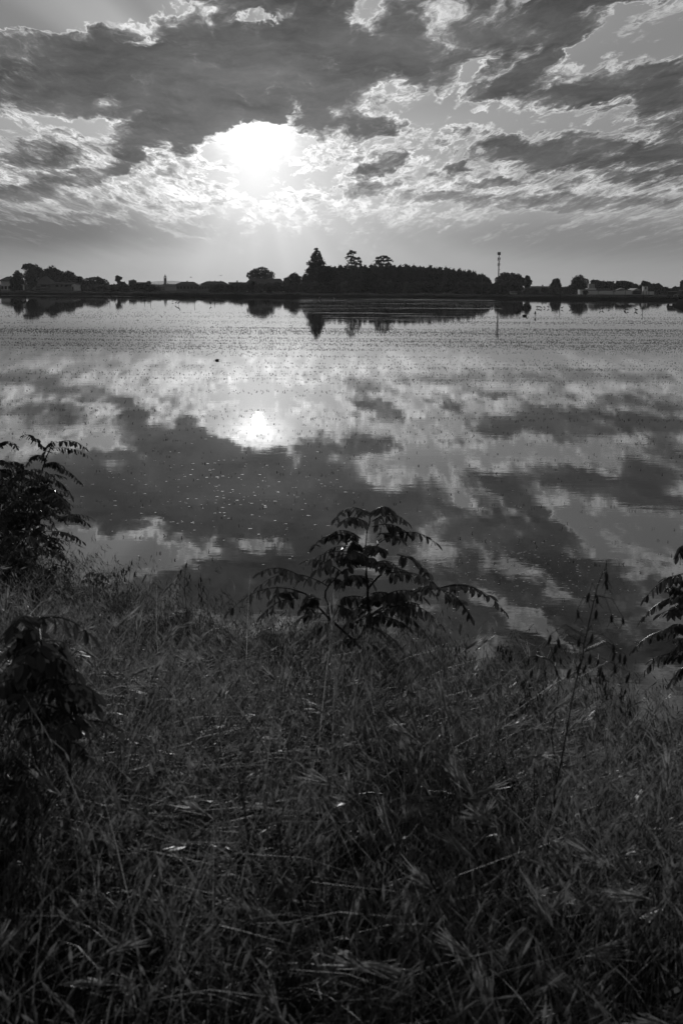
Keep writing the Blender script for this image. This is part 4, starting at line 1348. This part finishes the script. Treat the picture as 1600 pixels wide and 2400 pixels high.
def barley(n):
    x, y, z = scatter(n, 1.5, 9.0, .2, .7)
    n = len(x)
    root = np.stack([x, y, z], 1)
    az = 2.0 * field(x, y, 9, 2.0) + rng.normal(0, 1.2, n)
    h = rng.uniform(.34, .66, n)
    V1, F1, C = ribbons(root, az, h, np.clip(rng.normal(.55, .25, n), .1, 1.0), np.clip(rng.normal(.25, .15, n), .02, .5), np.full(n, .0026), az + rng.uniform(0, 3.1, n), 8, taper=4.0)
    tip = C[:, -1]; ax = C[:, -1] - C[:, -2]; ax /= np.linalg.norm(ax, axis=1, keepdims=True)
    K = 30
    u = rng.random((n, K))
    P0 = tip[:, None] + ax[:, None] * (u * .055)[:, :, None]
    sp = rng.normal(size=(n, K, 3)); sp -= ax[:, None] * (sp * ax[:, None]).sum(2, keepdims=True); sp /= np.linalg.norm(sp, axis=2, keepdims=True)
    d = ax[:, None] + sp * rng.uniform(.06, .34, (n, K))[:, :, None]; d /= np.linalg.norm(d, axis=2, keepdims=True)
    L = rng.uniform(.035, .075, (n, K))[:, :, None]
    e_ = np.cross(d, sp) * .0009
    f_ = np.cross(d, sp) * .0022
    mid = P0 + d * .014
    q1 = np.stack([P0, mid + f_, P0 + d * .028, mid - f_], 2)
    q2 = np.stack([P0 + d * .018 - e_, P0 + d * .018 + e_, P0 + d * L + e_ * .2 + ax[:, None] * .004, P0 + d * L - e_ * .2], 2)
    Vq = np.stack([q1, q2], 2).reshape(-1, 3)
    Fq = np.arange(len(Vq)).reshape(-1, 4) + len(V1)
    return np.concatenate([V1, Vq]), np.concatenate([F1, Fq])


V, F = barley(1900)
tag(np_obj('barley_grass', V, F, M_AWN), kind='stuff')

# =============================================================== LOCUST SAPLINGS
M_LOC = leafmat('locust leaflets', 0.030, 0.022, 0.45, 0.35, 0.25, 9.0, 0.3)
M_STEM = mat('green stem', 0.035, 0.6, 0.3, 12)


def leaflet(V, F, p, d, nrm, L, W, rnd):
    """oval leaflet hanging from p along d"""
    s_ = d.cross(nrm); s_.normalize()
    u_ = s_.cross(d)
    k = len(V)
    prof = ((0, .06), (.12, .55), (.35, .95), (.62, 1.0), (.85, .66), (1.0, .08))
    for (t_, w_) in prof:
        c = p + d * (L * t_) + u_ * (-.10 * L * t_ * t_ * rnd)
        V += [c - s_ * (W * w_ * .5) + u_ * (W * w_ * .13), c, c + s_ * (W * w_ * .5) + u_ * (W * w_ * .13)]
    for i in range(len(prof) - 1):
        a_ = k + i * 3
        F += [(a_, a_ + 1, a_ + 4, a_ + 3), (a_ + 1, a_ + 2, a_ + 5, a_ + 4)]


def compound_leaf(parent, root, p0, p1, sag=.12, pairs=8, lw=.042, hang=.75, name='leaf'):
    """pinnate leaf from p0 to p1 (world): arching stalk, oval leaflets hanging like a comb"""
    ax = p1 - p0
    L = ax.length
    V, F = [], []
    pts = []
    bow = Vector((0, 0, 1)) * (sag * L)
    for i in range(9):
        t_ = i / 8
        pts.append(p0 + ax * t_ + bow * (4 * t_ * (1 - t_)) - Vector((0, 0, .10 * L * t_ ** 4)))
    mb = MB().tube([p - root for p in pts], list(np.linspace(.0022, .0009, 9)), 4)
    for f in mb.f:
        pass
    for j in range(pairs):
        t_ = .16 + .80 * j / max(1, pairs - 1)
        i_ = min(int(t_ * 8), 7)
        p = pts[i_].lerp(pts[i_ + 1], t_ * 8 - i_)
        dr = (pts[i_ + 1] - pts[i_]).normalized()
        side = dr.cross(Vector((0, 0, 1)))
        if side.length < .05: side = Vector((1, 0, 0))
        side.normalize()
        sc_ = (.72 + .35 * math.sin(math.pi * min(1, t_ * .9 + .1))) * random.uniform(.85, 1.12)
        for s_ in (-1, 1):
            if random.random() < .06: continue
            hg = hang + random.gauss(0, .16)
            d = (side * s_ * (1 - .55 * hg) + Vector((0, 0, -1)) * hg + dr * random.uniform(.1, .45) + Vector((random.gauss(0, .12),) * 3)).normalized()
            nrm = (dr * .55 + Vector((0, 0, .8)) + Vector((random.gauss(0, .35), random.gauss(0, .35), 0))).normalized()
            leaflet(V, F, p - root, d, nrm, lw * sc_, lw * sc_ * random.uniform(.35, .46), random.uniform(-.4, 1.6))
    d = (pts[-1] - pts[-2]).normalized()
    leaflet(V, F, pts[-1] - root, (d + Vector((0, 0, -.25))).normalized(), Vector((0, 0, 1)), lw, lw * .42, .6)
    k = len(mb.v)
    mb.v += [tuple(v) for v in V]
    mb.f += [tuple(i + k for i in f) for f in F]
    return mb.build(name, M_LOC, parent)


def stem(parent, root, pts, r0, r1, name='stem'):
    w_ = [p - root for p in pts]
    # smooth the polyline a little
    out = []
    for i in range(len(w_) - 1):
        for s_ in (0, .5):
            p = w_[i].lerp(w_[i + 1], s_)
            if s_ == .5 or 0 < i:
                p = p + Vector((random.gauss(0, .004), random.gauss(0, .004), 0))
            out.append(p)
    out.append(w_[-1])
    return MB().tube(out, list(np.linspace(r0, r1, len(out))), 7).build(name, M_STEM, parent)


def sapling(name, label, base_px, D, stems, leaves, lw, depth_jit=.12, r0=.008, fill=None, pairs=8, sag=.10, cat='sapling'):
    b2 = at(base_px[0], base_px[1], D)
    gz = float(bank_z(b2.x, D))
    root = Vector((b2.x, D, gz))
    t = empty(name, root, label, cat)
    for i, pts in enumerate(stems):
        w_ = [at(px, py, D + random.uniform(-depth_jit, depth_jit) * (1 if j else .3)) for j, (px, py) in enumerate(pts)]
        if i == 0 or pts[0] == base_px:
            w_ = [Vector((w_[0].x, D, gz - .05))] + w_
        stem(t, root, w_, r0 if i == 0 else r0 * .6, r0 * .25, 'stem' if i == 0 else 'branch')
    for lf in leaves:
        (a_, b_, c_, d_) = lf[:4]
        dj = random.uniform(-depth_jit, depth_jit)
        p0 = at(a_, b_, D + dj * .4); p1 = at(c_, d_, D + dj + random.uniform(-.12, .12))
        ln = (p1 - p0).length
        compound_leaf(t, root, p0, p1, sag * random.uniform(.5, 1.4), max(4, int(ln / (lw * .47))) if pairs is None else pairs, lw, random.uniform(.55, .9))
    if fill:
        for _ in range(fill[0]):
            cx, cy, rx, ry = random.choice(fill[1])
            a_, b_ = cx + random.uniform(-1, 1) * rx * .7, cy + random.uniform(-1, 1) * ry * .8
            dd = random.uniform(-1, 1) * fill[2]
            L = fill[3] * random.uniform(.6, 1.1)
            g_ = random.uniform(0, 6.28)
            p0 = at(a_, b_, D + dd)
            p1 = p0 + Vector((math.cos(g_) * L, math.sin(g_) * L, random.uniform(-.35, .35) * L))
            compound_leaf(t, root, p0, p1, sag * random.uniform(.5, 1.5), pairs or 8, lw * random.uniform(.8, 1.05), random.uniform(.4, .85))
    return t


random.seed(21)
C_LEAVES = [(866, 1206, 786, 1200), (870, 1204, 915, 1186), (872, 1222, 950, 1212), (872, 1235, 948, 1236), (862, 1228, 805, 1210), (885, 1252, 940, 1256), (845, 1262, 768, 1246),
            (840, 1272, 735, 1262), (888, 1272, 1018, 1256), (832, 1298, 738, 1300), (856, 1304, 742, 1316), (806, 1345, 724, 1304), (880, 1322, 935, 1335), (870, 1330, 1015, 1372),
            (900, 1345, 1012, 1352), (770, 1375, 608, 1354), (722, 1362, 612, 1326), (718, 1392, 540, 1412), (700, 1402, 616, 1430), (690, 1390, 640, 1395), (952, 1392, 1046, 1378),
            (1040, 1376, 1180, 1414), (1030, 1378, 1132, 1376), (1036, 1384, 1100, 1432), (905, 1418, 1030, 1448), (918, 1428, 1000, 1480), (872, 1430, 780, 1442), (850, 1466, 934, 1500),
            (842, 1498, 780, 1506), (852, 1512, 912, 1532), (860, 1360, 800, 1356), (868, 1392, 930, 1400), (850, 1400, 790, 1404), (812, 1372, 770, 1350), (884, 1388, 960, 1420),
            (846, 1440, 800, 1470), (866, 1448, 950, 1456), (764, 1440, 690, 1452), (770, 1460, 720, 1500), (768, 1420, 820, 1430), (930, 1300, 1010, 1345), (905, 1296, 860, 1280)]
sapling('locust_sapling', 'locust sapling with comb like leaves standing alone in the middle of the bank', (836, 1600), 5.6,
        [[(836, 1600), (848, 1520), (860, 1450), (862, 1380), (856, 1310), (858, 1250), (868, 1205)],
         [(848, 1520), (772, 1450), (762, 1400), (770, 1370), (800, 1340)], [(772, 1450), (720, 1392), (690, 1385)],
         [(860, 1450), (905, 1418), (950, 1392), (1040, 1376)], [(862, 1380), (890, 1345), (905, 1330)], [(856, 1310), (880, 1275), (895, 1262)], [(858, 1300), (835, 1280), (825, 1268)],
         [(835, 1610), (768, 1560), (770, 1450)]],
        C_LEAVES, .046, .30, .009, fill=(20, [(850, 1380, 80, 90), (840, 1300, 55, 40), (740, 1400, 60, 30), (930, 1410, 80, 30)], .28, .19), pairs=8)

L_LEAVES = [(110, 1058, 56, 1010), (116, 1052, 208, 1060), (132, 1038, 198, 1040), (104, 1086, 188, 1118), (112, 1080, 66, 1076), (118, 1122, 168, 1156), (128, 1152, 158, 1178), (138, 1212, 212, 1206),
            (130, 1218, 204, 1214), (112, 1246, 192, 1258), (-12, 1052, 38, 1037), (100, 1092, 145, 1084), (60, 1095, 20, 1080), (100, 1078, 125, 1028), (90, 1180, 130, 1230), (110, 1270, 150, 1300)]
sapling('locust_bush', 'dense dark locust bush at the left edge over the water', (40, 1340), 10.2,
        [[(40, 1340), (62, 1240), (86, 1150), (108, 1070), (124, 1040)], [(62, 1240), (100, 1215), (140, 1200)], [(50, 1290), (80, 1260), (112, 1244)], [(40, 1340), (10, 1230), (-10, 1120), (-14, 1050)],
         [(86, 1150), (110, 1130), (128, 1150)], [(45, 1320), (90, 1300), (120, 1290)]],
        L_LEAVES, .050, .4, .012, fill=(84, [(40, 1140, 90, 45), (50, 1190, 105, 50), (40, 1240, 100, 55), (40, 1290, 100, 40), (10, 1110, 60, 40), (90, 1160, 50, 40)], .6, .32), pairs=11)
sapling('locust_bush', 'locust bush standing behind the dense one, half hidden by it', (-10, 1330), 11.0,
        [[(-10, 1330), (10, 1240), (40, 1160), (60, 1110)], [(10, 1240), (60, 1200), (110, 1180)]],
        [(60, 1110, 20, 1085), (110, 1180, 160, 1190), (40, 1150, 90, 1120)], .050, .4, .012, fill=(92, [(20, 1150, 70, 50), (50, 1210, 90, 50), (30, 1270, 110, 55)], .5, .32), pairs=11)
sapling('locust_bush', 'lower part of the locust thicket behind the grass at the left edge', (-20, 1360), 8.6,
        [[(-20, 1360), (0, 1290), (20, 1240)], [(-20, 1360), (60, 1320), (110, 1290)], [(-10, 1380), (90, 1350), (140, 1330)]],
        [(110, 1290, 165, 1310), (60, 1320, 40, 1270)], .046, .3, .010, fill=(44, [(30, 1290, 90, 45), (40, 1340, 110, 40)], .5, .22), pairs=8)

R_LEAVES = [(1606, 1344, 1514, 1388), (1606, 1398, 1505, 1438), (1606, 1486, 1486, 1506), (1606, 1468, 1566, 1466), (1606, 1524, 1508, 1564), (1612, 1268, 1588, 1296), (1612, 1400, 1560, 1372), (1612, 1372, 1560, 1348),
            (1612, 1440, 1548, 1430), (1612, 1560, 1572, 1590), (1612, 1500, 1560, 1540)]
sapling('locust_sapling', 'locust sapling reaching into the picture from the right edge', (1640, 1640), 5.8,
        [[(1640, 1640), (1636, 1540), (1628, 1440), (1618, 1340), (1612, 1262)], [(1636, 1540), (1612, 1500), (1604, 1486)]],
        R_LEAVES, .048, .2, .008, fill=(8, [(1620, 1400, 25, 90), (1620, 1500, 25, 60)], .2, .16), pairs=8)

D_LEAVES = [(84, 1452, 205, 1470), (80, 1456, 42, 1532), (92, 1500, 20, 1512), (100, 1520, 162, 1545), (108, 1548, 176, 1562), (118, 1566, 72, 1606), (126, 1578, 146, 1634), (146, 1606, 220, 1612), (84, 1452, 30, 1460), (98, 1512, 52, 1545), (120, 1560, 58, 1562)]
sapling('locust_sapling', 'small near black leafy sapling in the grass at lower left', (165, 1720), 3.1,
        [[(165, 1720), (140, 1620), (116, 1560), (94, 1500), (82, 1450)], [(140, 1620), (150, 1608)]], D_LEAVES, .046, .10, .0045,
        fill=(16, [(110, 1560, 40, 40), (130, 1610, 30, 30), (90, 1500, 30, 30), (155, 1680, 40, 50), (150, 1720, 50, 50)], .08, .08), pairs=5)
sapling('locust_thicket', 'dark tangle of locust leaves low in the grass at lower left', (90, 1790), 3.3,
        [[(90, 1790), (70, 1690), (50, 1600)], [(90, 1790), (130, 1700), (175, 1640)]], [(50, 1600, 10, 1570), (175, 1640, 225, 1640)], .044, .12, .004,
        fill=(46, [(60, 1640, 80, 70), (150, 1660, 60, 60), (30, 1570, 45, 45), (90, 1740, 110, 55), (40, 1800, 100, 50)], .25, .11), pairs=5)
sapling('locust_sapling', 'tiny thin sapling at the water edge right of the locust bush', (220, 1400), 8.6,
        [[(220, 1400), (219, 1368), (221, 1340)]], [(221, 1346, 250, 1352), (220, 1368, 270, 1372), (219, 1366, 193, 1360), (221, 1342, 205, 1344), (220, 1356, 240, 1362)], .036, .08, .004, pairs=6)

# =============================================================== WILD OATS
M_OAT = leafmat('oat husks', 0.05, 0.03, 0.6, 0.2, 0.1, 20.0, 0.3)


def spikelet(parent, root, p, L, tilt):
    d = (Vector((0, 0, -1)) + Vector((tilt, random.gauss(0, .2), 0))).normalized()
    mb = MB()
    pr = [(0, .10), (.15, .55), (.4, 1.0), (.65, .8), (.85, .42), (1.0, .06)]
    q = p - root
    mb.tube([q + d * (L * a_) for a_, _ in pr], [L * .155 * w_ for _, w_ in pr], 6)
    s_ = d.cross(Vector((0, 1, 0))).normalized()
    for g_ in (-1, 1):
        mb.tube([q + d * L * .5, q + d * L * .95 + s_ * g_ * L * .18, q + d * L * 1.45 + s_ * g_ * L * .42], [L * .05, L * .03, L * .008], 4)
    return mb.build('spikelet', M_OAT, parent)


def oat(label, base_px, D, line, seeds, L, r0=.0026):
    b2 = at(base_px[0], base_px[1], D)
    gz = float(bank_z(b2.x, D))
    root = Vector((b2.x, D, gz))
    t = empty('wild_oat', root, label, 'grass stem')
    w_ = [Vector((b2.x, D, gz - .03))] + [at(px, py, D) for px, py in line]
    stem(t, root, w_, r0, .0009)
    pan = MB()
    for (nx_, ny_, sx_, sy_) in seeds:
        dj = random.uniform(-.10, .10)
        a_ = at(nx_, ny_, D); e_ = at(sx_, sy_, D + dj)
        m_ = a_.lerp(e_, .6) + Vector((0, 0, .35 * (a_ - e_).length * .5 + .008))
        pan.tube([a_ - root, m_ - root, e_ - root], [.0009, .0007, .0005], 4)
        spikelet(t, root, e_, L * random.uniform(.85, 1.1), random.uniform(-.25, .25))
    pan.build('panicle', M_OAT, t)
    return t


oat('tall wild oat with many hanging seeds rising over the water at right', (1252, 2330), 3.1,
    [(1256, 2250), (1270, 2080), (1292, 1930), (1318, 1780), (1345, 1640), (1362, 1540), (1376, 1480), (1390, 1400), (1405, 1350), (1418, 1332)],
    [(1418, 1334, 1420, 1338), (1410, 1345, 1418, 1360), (1398, 1380, 1396, 1392), (1396, 1385, 1380, 1388), (1390, 1410, 1352, 1428), (1390, 1405, 1397, 1428), (1392, 1395, 1432, 1440), (1394, 1395, 1458, 1446),
     (1378, 1478, 1358, 1494), (1378, 1478, 1388, 1484), (1372, 1490, 1290, 1486), (1372, 1495, 1306, 1494), (1368, 1510, 1302, 1510), (1366, 1520, 1436, 1508), (1366, 1525, 1440, 1528), (1364, 1530, 1452, 1530),
     (1364, 1530, 1464, 1534), (1362, 1540, 1382, 1532), (1360, 1550, 1358, 1552), (1358, 1560, 1372, 1556), (1356, 1570, 1408, 1562), (1355, 1575, 1336, 1566), (1355, 1580, 1440, 1556), (1352, 1590, 1474, 1576)], .027, .0024)
oat('wild oat with few seeds arching left of the tall wild oat', (1300, 2000), 3.7,
    [(1300, 1900), (1305, 1720), (1308, 1600), (1296, 1555), (1262, 1538), (1240, 1540)],
    [(1240, 1540, 1238, 1542), (1262, 1538, 1260, 1536), (1280, 1545, 1296, 1534), (1285, 1548, 1312, 1540), (1300, 1562, 1302, 1566), (1270, 1540, 1246, 1568), (1264, 1538, 1278, 1572)], .022, .002)
oat('thin wild oat with small drooping seeds at the left waterline', (296, 1440), 8.2,
    [(296, 1420), (300, 1370), (306, 1330), (312, 1312)], [(312, 1312, 309, 1314), (308, 1322, 303, 1326), (306, 1330, 290, 1330), (306, 1330, 298, 1336), (304, 1338, 286, 1336), (303, 1340, 276, 1344), (302, 1346, 268, 1338), (301, 1350, 292, 1352), (305, 1334, 316, 1340)], .034, .002)
oat('wild oat nodding over the water left of the middle sapling', (438, 1470), 7.2,
    [(438, 1450), (434, 1390), (434, 1340), (440, 1316)], [(440, 1316, 438, 1318), (434, 1335, 425, 1334), (434, 1340, 418, 1344), (434, 1345, 446, 1346), (434, 1355, 414, 1358), (434, 1360, 440, 1362)], .030, .002)
oat('short wild oat close beside the nodding one', (470, 1480), 7.0,
    [(470, 1450), (472, 1390), (470, 1352)], [(470, 1352, 471, 1354), (471, 1360, 466, 1366), (472, 1372, 476, 1376), (472, 1380, 466, 1388), (472, 1390, 474, 1398)], .028, .002)

# more wild oats along the shore at right
for (bx, tx, ty, D_, lb) in ((1180, 1172, 1500, 5.9, 'thin wild oat at the shore, right of the middle sapling'), (1225, 1236, 1572, 5.2, 'thin wild oat at the shore, left of the arching wild oat'),
                             (1392, 1400, 1545, 5.0, 'thin wild oat leaning right behind the tall wild oat'), (1470, 1452, 1590, 5.4, 'thin wild oat between the tall wild oat and the right hand sapling'),
                             (1080, 1094, 1500, 6.3, 'thin wild oat rising beside the right foot of the middle sapling')):
    ln = [(bx + (tx - bx) * f_ ** 1.6, 1760 + (ty - 1760) * f_) for f_ in (.1, .4, .7, .9, 1.0)]
    sd_ = []
    for _ in range(11):
        f_ = random.uniform(.62, 1.0); nx_ = bx + (tx - bx) * f_ ** 1.6; ny_ = 1760 + (ty - 1760) * f_
        sd_.append((nx_, ny_, nx_ + random.uniform(-26, 26), ny_ + random.uniform(-4, 26)))
    oat(lb, (bx, 1800), D_, ln, sd_, .030, .0020)

# dry dark stems standing in the grass
for (base, D_, line, lb) in (((600, 2060), 2.75, [(592, 2030), (578, 1930), (566, 1850), (560, 1822)], 'bare dark stem leaning left in the grass, left of a pair'),
                             ((668, 2060), 2.8, [(664, 2040), (656, 1960), (646, 1890), (640, 1870)], 'bare dark stem leaning left in the grass, right of a pair'),
                             ((1245, 2120), 2.9, [(1246, 2080), (1249, 2000), (1252, 1960)], 'short bare dark stem beside the foot of the tall wild oat')):
    b2 = at(base[0], base[1], D_)
    root = Vector((b2.x, D_, float(bank_z(b2.x, D_))))
    w_ = [Vector((0, 0, -.03))] + [at(px, py, D_) - root for px, py in line]
    o = MB().tube(w_, list(np.linspace(.0036, .0018, len(w_))), 7).build('dry_stem', M_WOOD)
    o.location = root
    tag(o, lb, 'stem')

# =============================================================== HAZE
hm = bpy.data.materials.new('air')
hm.use_nodes = True
hm.node_tree.nodes.clear()
ho = hm.node_tree.nodes.new('ShaderNodeOutputMaterial')
pv = hm.node_tree.nodes.new('ShaderNodeVolumePrincipled')
pv.inputs['Color'].default_value = (0.85, 0.85, 0.85, 1)
pv.inputs['Density'].default_value = 0.00005
pv.inputs['Anisotropy'].default_value = 0.35
hm.node_tree.links.new(pv.outputs[0], ho.inputs['Volume'])
hb = MB().box(-2600, 2800, -60, 7600, -3.0, 70).build('haze', hm)
tag(hb, kind='stuff')
